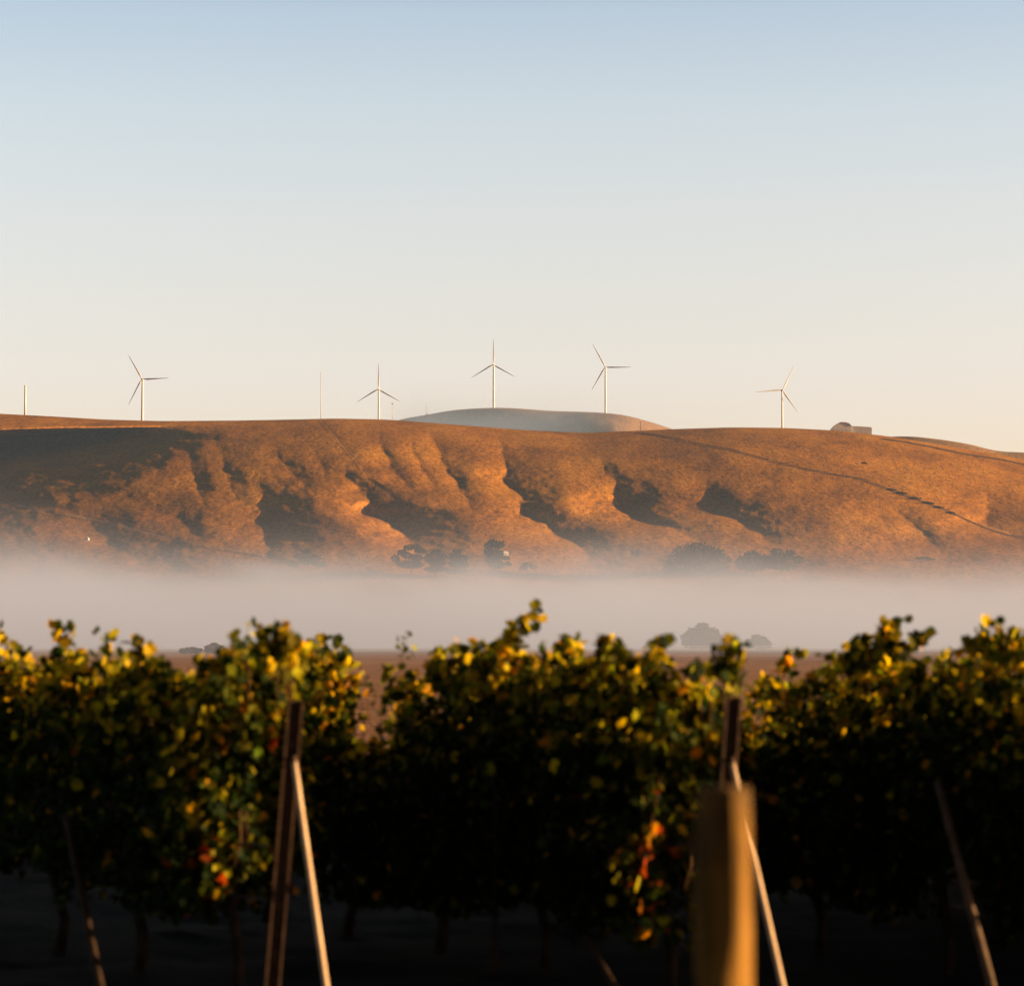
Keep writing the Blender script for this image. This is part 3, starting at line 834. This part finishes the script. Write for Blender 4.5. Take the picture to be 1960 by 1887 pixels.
def mat_mist():
    t = NT('hill_mist'); t.n.remove(t.bsdf)
    g = t.add('ShaderNodeNewGeometry').outputs['Position']
    sp = t.add('ShaderNodeSeparateXYZ'); t.l.new(g, sp.inputs[0]); x, y, z = sp.outputs
    n = t.noise(0.006, 3, 0.55, scaled(t, g, 1.0, 0.4, 2.5)).outputs[0]
    zz = t.math('ADD', z, t.math('MULTIPLY', t.math('SUBTRACT', n, 0.5), 70.0))
    a = t.maprange(zz, 425, 345, 0, 1)
    b = t.math('MULTIPLY', t.maprange(x, -235, -150, 0, 1), t.maprange(x, -60, 330, 1, 0.12))
    c = t.math('MULTIPLY', t.maprange(x, 330, 420, 1, 0), t.maprange(y, 4320, 4500, 0, 1))
    d = t.math('MULTIPLY', t.math('MULTIPLY', t.math('MULTIPLY', a, b), c), 0.0010)
    v = t.add('ShaderNodeVolumePrincipled'); v.inputs['Color'].default_value = (0.48, 0.64, 1.0, 1)
    t.l.new(d, v.inputs['Density']); t.l.new(v.outputs[0], t.out.inputs['Volume'])
    return t.m


MS = vol_box("mist_bank", (-300, 4300, 250), (450, 5300, 450), mat_mist())
tag(MS, "thin wisps of mist between the golden ridge and the grey hilltop", kind='stuff')

# ------------------------------------------------------------------ vineyard
TH = R(30.0)
DR = np.array([-math.sin(TH), math.cos(TH)]); NR = np.array([math.cos(TH), math.sin(TH)])
Y0 = 17.6
ENDX = [-1.40, 1.29, 3.98, 6.67, 9.36, 12.05]


def row_xy(k, L, off): 
    return ENDX[k] + DR[0] * L + NR[0] * off, Y0 + DR[1] * L + NR[1] * off


TOPS = {
    0: [(-400, 1285), (-200, 1285), (0, 1280), (50, 1300), (110, 1262), (150, 1290), (240, 1270), (330, 1295), (390, 1290), (430, 1258), (500, 1240), (560, 1262), (640, 1300)],
    1: [(400, 1270), (540, 1255), (585, 1240), (640, 1262), (670, 1262), (674, 1285), (690, 1410), (744, 1405), (760, 1315), (800, 1278), (860, 1268), (930, 1262), (970, 1262), (1010, 1290), (1050, 1250), (1085, 1236), (1130, 1256), (1170, 1262), (1220, 1272), (1262, 1256), (1300, 1305), (1380, 1290), (1418, 1310), (1428, 1370), (1500, 1380)],
    2: [(1000, 1300), (1300, 1330), (1425, 1385), (1446, 1380), (1462, 1315), (1520, 1290), (1600, 1285), (1650, 1255), (1720, 1245), (1785, 1290), (1835, 1280), (1862, 1238), (1910, 1228), (1960, 1224), (2000, 1280), (2300, 1300)],
    3: [(0, 1250), (2600, 1250)], 4: [(0, 1250), (2600, 1250)],
}
LEAF2D = np.array([(0, -0.42), (0.30, -0.50), (0.34, -0.22), (0.56, -0.02), (0.40, 0.14), (0.44, 0.42), (0.18, 0.36), (0.0, 0.62), (-0.18, 0.36), (-0.44, 0.42), (-0.40, 0.14), (-0.56, -0.02), (-0.34, -0.22), (-0.30, -0.50)])
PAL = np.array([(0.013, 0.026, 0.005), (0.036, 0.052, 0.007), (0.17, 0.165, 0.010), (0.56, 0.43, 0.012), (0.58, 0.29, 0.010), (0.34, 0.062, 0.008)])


def leaf_mesh(P, N, T, S, Cc, parent, name='foliage', mat='leaf'):
    n = len(P)
    N = N / np.linalg.norm(N, axis=1)[:, None]
    T = T - N * (T * N).sum(1)[:, None]; T /= np.linalg.norm(T, axis=1)[:, None]
    B = np.cross(N, T)
    k_ = len(LEAF2D)
    V = np.empty((n, k_ + 1, 3))
    V[:, 0] = P - N * (0.06 * S)[:, None]
    fold = RNG.uniform(0.0, 0.35, n)
    for i, (a, b) in enumerate(LEAF2D):
        lift = fold * abs(a) + 0.05 * ((i * 7) % 3 - 1) - 0.18 * max(0, b) * fold
        V[:, i + 1] = P + B * (a * S)[:, None] + T * (b * S)[:, None] + N * (lift * S)[:, None]
    base = (np.arange(n) * (k_ + 1))[:, None, None]
    tri = np.array([(0, i + 1, (i + 1) % k_ + 1) for i in range(k_)])[None]
    Fc = (base + tri).reshape(-1)
    C = np.concatenate([Cc, np.ones((n, 1))], 1).repeat(k_ + 1, 0)
    return mesh_np(name, V.reshape(-1, 3), Fc, np.full(n * k_, 3), M[mat], parent, False, C)


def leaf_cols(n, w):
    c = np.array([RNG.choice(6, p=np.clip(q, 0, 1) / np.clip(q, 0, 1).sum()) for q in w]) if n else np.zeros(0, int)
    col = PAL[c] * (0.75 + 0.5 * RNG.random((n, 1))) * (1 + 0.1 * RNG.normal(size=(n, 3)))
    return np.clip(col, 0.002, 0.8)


# tall shoots: row, (base px, py), (tip px, py), leaf size, number
SHOOTS = [
    (0, (20, 1285), (0, 1190), .085, 9), (0, (40, 1300), (38, 1240), .09, 8), (0, (128, 1270), (122, 1192), .095, 10), (0, (135, 1275), (150, 1250), .09, 8), (0, (210, 1280), (204, 1212), .09, 8),
    (0, (310, 1290), (252, 1222), .095, 13), (0, (330, 1300), (300, 1262), .09, 8), (0, (430, 1275), (462, 1238), .08, 9), (0, (530, 1255), (500, 1192), .085, 12), (0, (545, 1250), (535, 1192), .085, 12), (0, (560, 1262), (556, 1210), .085, 10),
    (1, (592, 1262), (614, 1222), .085, 11), (1, (640, 1275), (660, 1243), .085, 10), (1, (680, 1340), (690, 1290), .08, 6), (1, (762, 1310), (781, 1208), .055, 8), (1, (752, 1300), (745, 1270), .085, 4), (1, (830, 1280), (845, 1240), .085, 9),
    (1, (900, 1270), (915, 1228), .085, 11), (1, (955, 1275), (962, 1216), .085, 10), (1, (968, 1250), (996, 1190), .10, 11), (1, (996, 1195), (1031, 1160), .085, 9), (1, (1020, 1290), (1018, 1255), .085, 8), (1, (1080, 1255), (1086, 1232), .09, 10),
    (1, (1160, 1275), (1160, 1216), .085, 12), (1, (1172, 1275), (1178, 1218), .085, 8), (1, (1240, 1285), (1256, 1226), .085, 13), (1, (1215, 1290), (1228, 1262), .08, 6), (1, (1308, 1310), (1322, 1280), .085, 6),
    (1, (1395, 1300), (1400, 1214), .085, 17), (1, (1385, 1300), (1382, 1255), .085, 9), (2, (1500, 1300), (1516, 1240), .085, 10), (2, (1482, 1320), (1470, 1300), .08, 5), (2, (1640, 1285), (1668, 1215), .09, 13), (2, (1665, 1270), (1712, 1184), .095, 17),
    (2, (1690, 1262), (1692, 1192), .095, 13), (2, (1712, 1262), (1774, 1208), .095, 14), (2, (1625, 1285), (1632, 1228), .06, 6), (2, (1805, 1300), (1816, 1245), .055, 7), (2, (1822, 1300), (1838, 1270), .08, 6), (2, (1870, 1245), (1862, 1224), .09, 9), (2, (1930, 1238), (1945, 1212), .09, 11), (2, (1900, 1238), (1898, 1218), .09, 9),
]


def shoot_points(k, b, t):
    """find L along row k where the row's mid-plane crosses the sight line of px"""
    def L_of(px):
        s = (px - CX) / F_PX
        return (ENDX[k] - s * Y0) / (math.sin(TH) + s * math.cos(TH))
    Lb = L_of(b[0]); Yb = Y0 + DR[1] * Lb
    return Lb, PT(b[0], b[1], Yb), PT(t[0], t[1], Yb + RNG.uniform(-0.05, 0.05))


VLAB = {
    (0, 0): "grapevine at a row end behind the leftmost steel post, sunlit yellow down one side",
    (0, 1): "dark grapevine with two arching shoots, second from the leftmost steel post",
    (0, 2): "dark grapevine with a lone square tuft of leaves on an upright shoot",
    (0, 3): "grapevine at the left border with leaves reaching high at the edge",
    (1, 0): "grapevine behind the wooden post with red leaves hanging low at its side",
    (1, 1): "grapevine topped by a rounded green hump of leaves in the middle row",
    (1, 2): "grapevine with the highest shoot of all bending up to the right",
    (1, 3): "grapevine with a nearly bare thin shoot beside the gap onto the field",
    (1, 4): "sunny grapevine seen just right of the leftmost steel post",
    (2, 0): "grapevine with a broad leafy top at the right border",
    (2, 1): "shaded grapevine above the slanting brown stake near the right border",
    (2, 2): "grapevine with a big bushy crown of golden shoots and a side arm",
    (2, 3): "grapevine with one curved golden shoot, right of the second steel post",
    (2, 4): "far grapevine showing low in the gap beside the second steel post",
}
SPAN = 1.45
NV = {0: 5, 1: 5, 2: 6}


def make_vine(k, i, label, group):
    L0, L1 = i * SPAN - (0.18 if i == 0 else 0.0), (i + 1) * SPAN
    n = 6000
    L = RNG.uniform(L0 - 0.08, L1 + 0.08, n)
    if i == 0: L = np.where(L < (0.42 if k < 2 else 0.12), RNG.uniform(0.42, L1, n), L)
    sd = RNG.choice([-1, 1], n)
    hz = RNG.random(n)
    off0 = sd * np.abs(RNG.normal(0.22, 0.10, n))
    x, y = row_xy(k, L, off0)
    px, _ = proj(x, y, np.full(n, 1.9))
    tv = np.interp(px, [p[0] for p in TOPS[k]], [p[1] for p in TOPS[k]]) + 22 * fbm(L * 5.5 + k * 9, L * 0, 41, 3) + 14
    ztop = CAMZ - (tv - HOR) / F_PX * y
    zb = 0.36 + 0.24 * fbm(L * 2.2, L * 0 + k, 43, 2)
    z = zb + (ztop - zb) * hz ** 0.80
    thick = 1.0 - 0.45 * sstep(0.75, 1.0, hz) - 0.25 * sstep(0.25, 0.0, hz) + 0.25 * fbm(L * 3, z * 3, 47 + k, 2)
    off = off0 * thick
    x, y = row_xy(k, L, off)
    hole = fbm(L * 6.0 + 3 * k, z * 6.5, 91, 2) + 0.25 * RNG.normal(size=n)
    S0 = np.where((hole > 0.10) & (hz > 0.66), 0.02, 1.0)          # thin patches in the upper canopy
    P = np.stack([x, y, z], 1)
    side = np.stack([NR[0] * sd, NR[1] * sd, np.zeros(n)], 1)
    N = side * 0.7 + np.array([0, 0, 0.45]) + RNG.normal(size=(n, 3)) * 0.55
    T = np.array([0, 0, -1.0]) + RNG.normal(size=(n, 3)) * 0.5
    S = RNG.uniform(0.042, 0.092, n) * S0
    endw = np.clip(1 - (L - 0.4) / 0.7, 0, 1)
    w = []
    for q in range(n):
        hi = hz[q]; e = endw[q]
        h2 = hi ** 3; w.append((0.76 - 0.70 * h2 - 0.4 * e, 0.22, 0.03 + 0.34 * h2 + 0.17 * e, 0.004 + 0.36 * h2 + 0.06 * e, 0.006 + 0.03 * hi + 0.03 * e * (1 - hi), 0.001 + (0.10 * e if hi < 0.22 else 0)))  # autumn tints, with gold weighted to the canopy top as painted sunlight
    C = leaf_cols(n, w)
    PL, NL, TL, SL, CL = [P], [N], [T], [S], [C]
    if i == 0:                                  # the leafy face at the end of the row
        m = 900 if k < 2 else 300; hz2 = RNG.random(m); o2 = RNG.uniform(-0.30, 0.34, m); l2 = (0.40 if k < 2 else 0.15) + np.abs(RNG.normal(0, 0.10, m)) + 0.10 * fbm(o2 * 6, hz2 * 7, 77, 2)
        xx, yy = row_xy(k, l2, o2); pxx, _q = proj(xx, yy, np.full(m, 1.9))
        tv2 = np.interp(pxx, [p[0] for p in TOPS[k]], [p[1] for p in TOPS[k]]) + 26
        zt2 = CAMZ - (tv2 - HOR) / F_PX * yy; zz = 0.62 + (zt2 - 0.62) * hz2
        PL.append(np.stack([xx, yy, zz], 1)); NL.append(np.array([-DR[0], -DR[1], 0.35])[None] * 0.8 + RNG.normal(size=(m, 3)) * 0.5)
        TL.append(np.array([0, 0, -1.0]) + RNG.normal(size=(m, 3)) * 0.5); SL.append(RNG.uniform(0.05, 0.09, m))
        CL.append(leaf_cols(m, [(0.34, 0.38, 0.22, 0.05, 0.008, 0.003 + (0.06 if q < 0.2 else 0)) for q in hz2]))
    xb, yb = row_xy(k, (L0 + L1) / 2, 0.0)
    root = empty("grapevine", (xb, yb, 0))
    class canes:                                  # every cane is a part of its own
        @staticmethod
        def tube(*a): m_ = MB(); m_.tube(*a); m_.build('cane', M['cane'], root, True)
    for (kk, b, t, ls, m) in SHOOTS:
        if kk != k: continue
        Lb, pb, pt = shoot_points(kk, b, t)
        if not (L0 <= Lb < L1 or (i == 0 and Lb < L0 and Lb > L0 - 1)): continue
        low = pb - Vector((0, 0, 0.25)); mid = (pb + pt) / 2 + Vector((RNG.uniform(-.02, .02), RNG.uniform(-.03, .03), 0.015))
        canes.tube([low - Vector(root.location), pb - Vector(root.location), mid - Vector(root.location), pt - Vector(root.location)], [0.005, 0.0045, 0.0035, 0.002], 6)
        m = int(m * 2.3); ls = ls * 1.12; f = (np.arange(m) + RNG.random(m)) / m
        q = np.array(pb)[None] * (1 - f[:, None]) + np.array(pt)[None] * f[:, None] + RNG.normal(size=(m, 3)) * np.array([0.043, 0.043, 0.022]) * (1.15 - 0.35 * f[:, None])
        PL.append(q); NL.append(RNG.normal(size=(m, 3)) + np.array([0.4, -0.4, 0.3])); TL.append(np.array([0.0, 0, -0.6]) + RNG.normal(size=(m, 3)) * 0.6)
        SL.append(ls * RNG.uniform(0.7, 1.15, m) * (1.05 - 0.3 * f)); CL.append(leaf_cols(m, [(0.18, 0.26, 0.29, 0.25, 0.02, 0.0)] * m))
    if (k, i) == (1, 0):                        # a reddened shoot hanging down the shaded side
        m = 18; f = RNG.random(m); a_, b_ = np.array(PT(1262, 1505, 17.75)), np.array(PT(1222, 1700, 17.7))
        canes.tube([Vector(a_) - Vector(root.location) + Vector((0, 0.15, .08)), Vector(a_) - Vector(root.location), Vector(b_) - Vector(root.location)], [0.005, 0.004, 0.002], 6)
        PL.append(a_[None] * (1 - f[:, None]) + b_[None] * f[:, None] + RNG.normal(size=(m, 3)) * 0.022); NL.append(RNG.normal(size=(m, 3)) + np.array([0.7, -0.6, 0.2]))
        TL.append(np.array([0.0, 0, -0.9]) + RNG.normal(size=(m, 3)) * 0.5); SL.append(RNG.uniform(0.04, 0.075, m)); CL.append(leaf_cols(m, [(0.15, 0.1, 0.04, 0.03, 0.22, 0.5)] * m))
    # a few ordinary upright shoots that break the top line
    for _ in range(15):
        l = RNG.uniform(L0, L1); xx, yy = row_xy(k, l, RNG.uniform(-.15, .15)); pxx, _v = proj(xx, yy, 1.9)
        vt = float(np.interp(pxx, [p[0] for p in TOPS[k]], [p[1] for p in TOPS[k]])); zt = CAMZ - (vt - HOR) / F_PX * yy
        b = Vector((xx, yy, zt - 0.12)); t = b + Vector((RNG.uniform(-.06, .06), RNG.uniform(-.06, .06), RNG.uniform(.10, .28)))
        if 690 < pxx < 745 or 1425 < pxx < 1450: continue
        canes.tube([b - Vector((0, 0, .2)) - Vector(root.location), b - Vector(root.location), t - Vector(root.location)], [0.004, 0.0035, 0.002], 5)
        m = 7; f = RNG.random(m)
        q = np.array(b)[None] * (1 - f[:, None]) + np.array(t)[None] * f[:, None] + RNG.normal(size=(m, 3)) * 0.028
        PL.append(q); NL.append(RNG.normal(size=(m, 3)) + np.array([0.3, -0.2, 0.5])); TL.append(np.array([0.0, 0, -0.8]) + RNG.normal(size=(m, 3)) * 0.5)
        SL.append(RNG.uniform(0.05, 0.095, m)); CL.append(leaf_cols(m, [(0.18, 0.26, 0.29, 0.25, 0.02, 0.0)] * m))
    # upright canes inside the canopy
    for _ in range(6):
        l = RNG.uniform(max(L0 + 0.05, 0.75), L1 - 0.05); o1 = RNG.uniform(-.05, .05); o2 = RNG.uniform(-.2, .2)
        a = row_xy(k, l, o1); b = row_xy(k, l + RNG.uniform(-.1, .1), o2)
        canes.tube([Vector((a[0], a[1], 0.93)) - Vector(root.location), Vector(((a[0] + b[0]) / 2, (a[1] + b[1]) / 2, 1.25)) - Vector(root.location), Vector((b[0], b[1], 1.62)) - Vector(root.location)], [0.006, 0.005, 0.003], 5)
    if i == 0:
        for _ in range(3):    # reddish canes hanging at the row end
            l = RNG.uniform(0.25, 0.5); a = row_xy(k, l, RNG.uniform(-.25, .2))
            z0 = RNG.uniform(0.85, 1.05)
            canes.tube([Vector((a[0], a[1], z0)) - Vector(root.location), Vector((a[0] + .01, a[1] - .02, z0 - .18)) - Vector(root.location), Vector((a[0] - .03, a[1] - .03, z0 - .34)) - Vector(root.location)], [0.007, 0.006, 0.004], 6)
    P = np.concatenate(PL) - np.array(root.location)[None]
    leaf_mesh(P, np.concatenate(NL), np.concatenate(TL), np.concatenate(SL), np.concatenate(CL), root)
    tk = MB()
    gx = [0, 0.02, -0.025, 0.01, 0.0]
    dx, dy = DR
    tk.tube([(gx[q] * (1 + 0.5 * i), gx[(q + 2) % 5], z_) for q, z_ in enumerate((-0.22, 0.1, 0.42, 0.7, 0.90))], [0.045, 0.036, 0.032, 0.03, 0.034], 9, True, 0.12)
    for s in ((-1, 1) if i else (1,)):
        tk.tube([(0, 0, 0.86), (dx * 0.15 * s, dy * 0.15 * s, 0.93), (dx * 0.42 * s, dy * 0.42 * s, 0.92), (dx * 0.72 * s, dy * 0.72 * s, 0.93)], [0.03, 0.026, 0.021, 0.014], 8, True, 0.12)
    tk.build('trunk', M['vine_bark'], root, True)
    tag(root, label, "grapevine", group)
    return root


def copy_tree(o, parent=None):
    c = o.copy(); COL.objects.link(c)
    if parent: c.parent = parent
    for ch in o.children:
        if not ch.name.startswith('cane'): copy_tree(ch, c)
    return c


protos = {}
for k in (0, 1, 2):
    for i in range(NV[k]):
        lab = VLAB.get((k, i), "grapevine hidden in the dark foliage behind the nearer vines")
        protos[(k, i)] = make_vine(k, i, lab, "grapevines in the trellised rows")
# the neighbouring rows to the right, which shade these ones
for k in (3, 4, 5):
    for i in range({3: 6, 4: 8, 5: 11}[k]):
        src = protos[(2, (i * 2 + k) % 5)]
        c = copy_tree(src)
        xx, yy = row_xy(k, (i + 0.5) * SPAN, 0.0)
        c.location = (xx, yy, 0); c.scale = (1, 1, 0.90)
        c["label"] = "shaded grapevine of the further rows beyond the right border"

# row ends: rusty steel channel post with a pale brace pole
def row_end(k, top, bot, brace_top, brace_bot, label, reach=0.9):
    YP = Y0 - 0.12; pt, pb = PT(top[0], top[1], YP), PT(bot[0], bot[1], YP)
    ax = (pt - pb).normalized(); Lp = (pt - pb).length
    pb = pb - ax * (pb.z / ax.z + 0.0)
    Lp = (pt - pb).length
    root = empty("row_end_post", pb)
    m = MB(); w, d, th = 0.094, 0.06, 0.009
    # channel section, open to the camera
    prof = [(-w / 2, -d / 2), (-w / 2 + th * 1.6, -d / 2), (-w / 2 + th * 1.6, d / 2 - th), (w / 2 - th * 1.6, d / 2 - th), (w / 2 - th * 1.6, -d / 2), (w / 2, -d / 2), (w / 2, d / 2), (-w / 2, d / 2)]
    q = Vector((0, 0, 1)).rotation_difference(ax)
    yawm = Matrix.Rotation(R(4), 3, 'Z')
    vs = []
    for z_ in (-0.3, Lp):
        for (x_, y_) in prof: vs.append(q @ (yawm @ Vector((x_, y_, z_))))
    n = len(prof)
    fs = [(i, (i + 1) % n, (i + 1) % n + n, i + n) for i in range(n)] + [tuple(range(n, 2 * n)), tuple(range(n - 1, -1, -1))]
    m.add(vs, fs); m.build('post', M['steel'], root)
    a = PT(brace_top[0], brace_top[1], YP - 0.05) - pb
    Yb = Y0 - reach
    b = PT(brace_bot[0], brace_bot[1], Yb) - pb
    e = a + (b - a) * (a.z / max(1e-3, (a.z - b.z))) * 1.12
    m = MB(); m.tube([a + (e - a) * (i / 10) for i in range(11)], [0.0185] * 11, 14); m.build('brace', M['brace'], root, True)
    m = MB(); m.tube([a + Vector((0, 0.035, 0.02)), a + Vector((0, -0.01, 0.025)), a + Vector((0, -0.025, 0.0))], [0.012, 0.015, 0.012], 10); m.build('bracket', M['steel'], root, True)
    tag(root, label, "trellis post"); return root


row_end(0, (567, 1340), (522, 1887), (563, 1458), (624, 1887), "rusty steel channel post with a pale slanting brace, leftmost of two row ends")
row_end(1, (1404, 1335), (1368, 1887), (1401, 1460), (1498, 1887), "rusty steel post with pale brace partly hidden behind the thick wooden post")


def lean_stake(top, bot, Y, r, mat, label, reach=0.4):
    a = PT(top[0], top[1], Y); b = PT(bot[0], bot[1], Y - reach)
    e = a + (b - a) * (a.z / (a.z - b.z)) * 1.12
    m = MB(); pts = [a + (e - a) * (i / 10) for i in range(11)]
    o_ = Vector(e); m.tube([p - o_ for p in pts], [r * (0.9 + 0.02 * i) for i in range(11)], 12, True, 0.05)
    o = m.build("leaning_stake", M[mat], None, True); o.location = e
    tag(o, label, "stake", "leaning stakes between the rows"); return o


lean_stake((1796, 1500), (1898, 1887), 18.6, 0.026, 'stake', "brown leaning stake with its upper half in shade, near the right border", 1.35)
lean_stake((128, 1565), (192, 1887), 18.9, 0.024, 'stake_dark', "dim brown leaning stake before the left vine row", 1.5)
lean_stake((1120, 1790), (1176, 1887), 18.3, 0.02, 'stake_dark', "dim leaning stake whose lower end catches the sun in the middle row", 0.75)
# steel stake inside the middle row
Ls = shoot_points(1, (948, 1450), (948, 1345))
ps = PT(948, 1345, Ls[1].y - 0.80)
m = MB(); m.tube([(0, 0, -0.1), (0, 0, ps.z * 0.5), (0, 0, ps.z)], 0.015, 8)
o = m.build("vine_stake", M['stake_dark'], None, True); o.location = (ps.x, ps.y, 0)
tag(o, "upright brown stake among the sunlit leaves of the middle row", "stake")

# drip hoses along the rows
for k in (0, 1, 2):
    for z_, nm in ((0.52, "lower"), (0.84, "upper")):
        m = MB(); pts = []
        for i in range(24):
            l = -0.05 + i * 0.36; xx, yy = row_xy(k, l, -0.10)
            pts.append((xx, yy, z_ - 0.02 * abs(math.sin(l * math.pi / 1.45)) + 0.004 * math.sin(i * 2.1)))
        o0 = Vector(pts[0]); m.tube([Vector(p) - o0 for p in pts], 0.009, 8)
        o = m.build("drip_hose", M['hose'], None, True); o.location = o0
        tag(o, "black %s drip hose strung below the vines of the %s" % (nm, ["row behind the leftmost steel post", "row behind the wooden post", "row at the right border"][k]), "hose", "drip hoses")

# thick wooden post close to the camera
def wood_post():
    Y = 6.7; c = PT(1384, 1506, Y)
    H = c.z; n, nz = 44, 120
    vs, fs = [], []
    yaw = R(-24)
    for j in range(nz + 1):
        z = -0.25 + (H + 0.25) * j / nz
        for i in range(n):
            w = 2 * math.pi * i / n
            e = 3.4
            cw, sw = math.cos(w), math.sin(w)
            rr = (abs(cw) ** e + abs(sw) ** e) ** (-1 / e) * 0.058
            rr *= 1 + 0.15 * mnoise.noise(Vector((cw * 1.3, sw * 1.3, z * 2.6))) + 0.09 * mnoise.noise(Vector((cw * 2.6, sw * 2.6, z * 7.0))) + 0.05 * mnoise.noise(Vector((cw * 6, sw * 6, z * 2.0)))
            if j >= nz - 1: rr *= 0.985 if j == nz - 1 else 0.94
            zz = z + (0.012 * mnoise.noise(Vector((cw * 2, sw * 2, 5))) if j > nz - 3 else 0)
            x, y = rr * cw * 1.0, rr * sw * 1.0
            vs.append((x * math.cos(yaw) - y * math.sin(yaw), x * math.sin(yaw) + y * math.cos(yaw), zz))
    for j in range(nz):
        for i in range(n): fs.append((j * n + i, j * n + (i + 1) % n, (j + 1) * n + (i + 1) % n, (j + 1) * n + i))
    fs.append(tuple(nz * n + i for i in range(n)))
    m = MB(); m.add(vs, fs)
    o = m.build("wooden_post", M['post'], None, True); o.location = (c.x, Y, 0)
    tag(o, "thick blurred wooden post closest to the viewer, lit orange on one face", "wooden post")


wood_post()
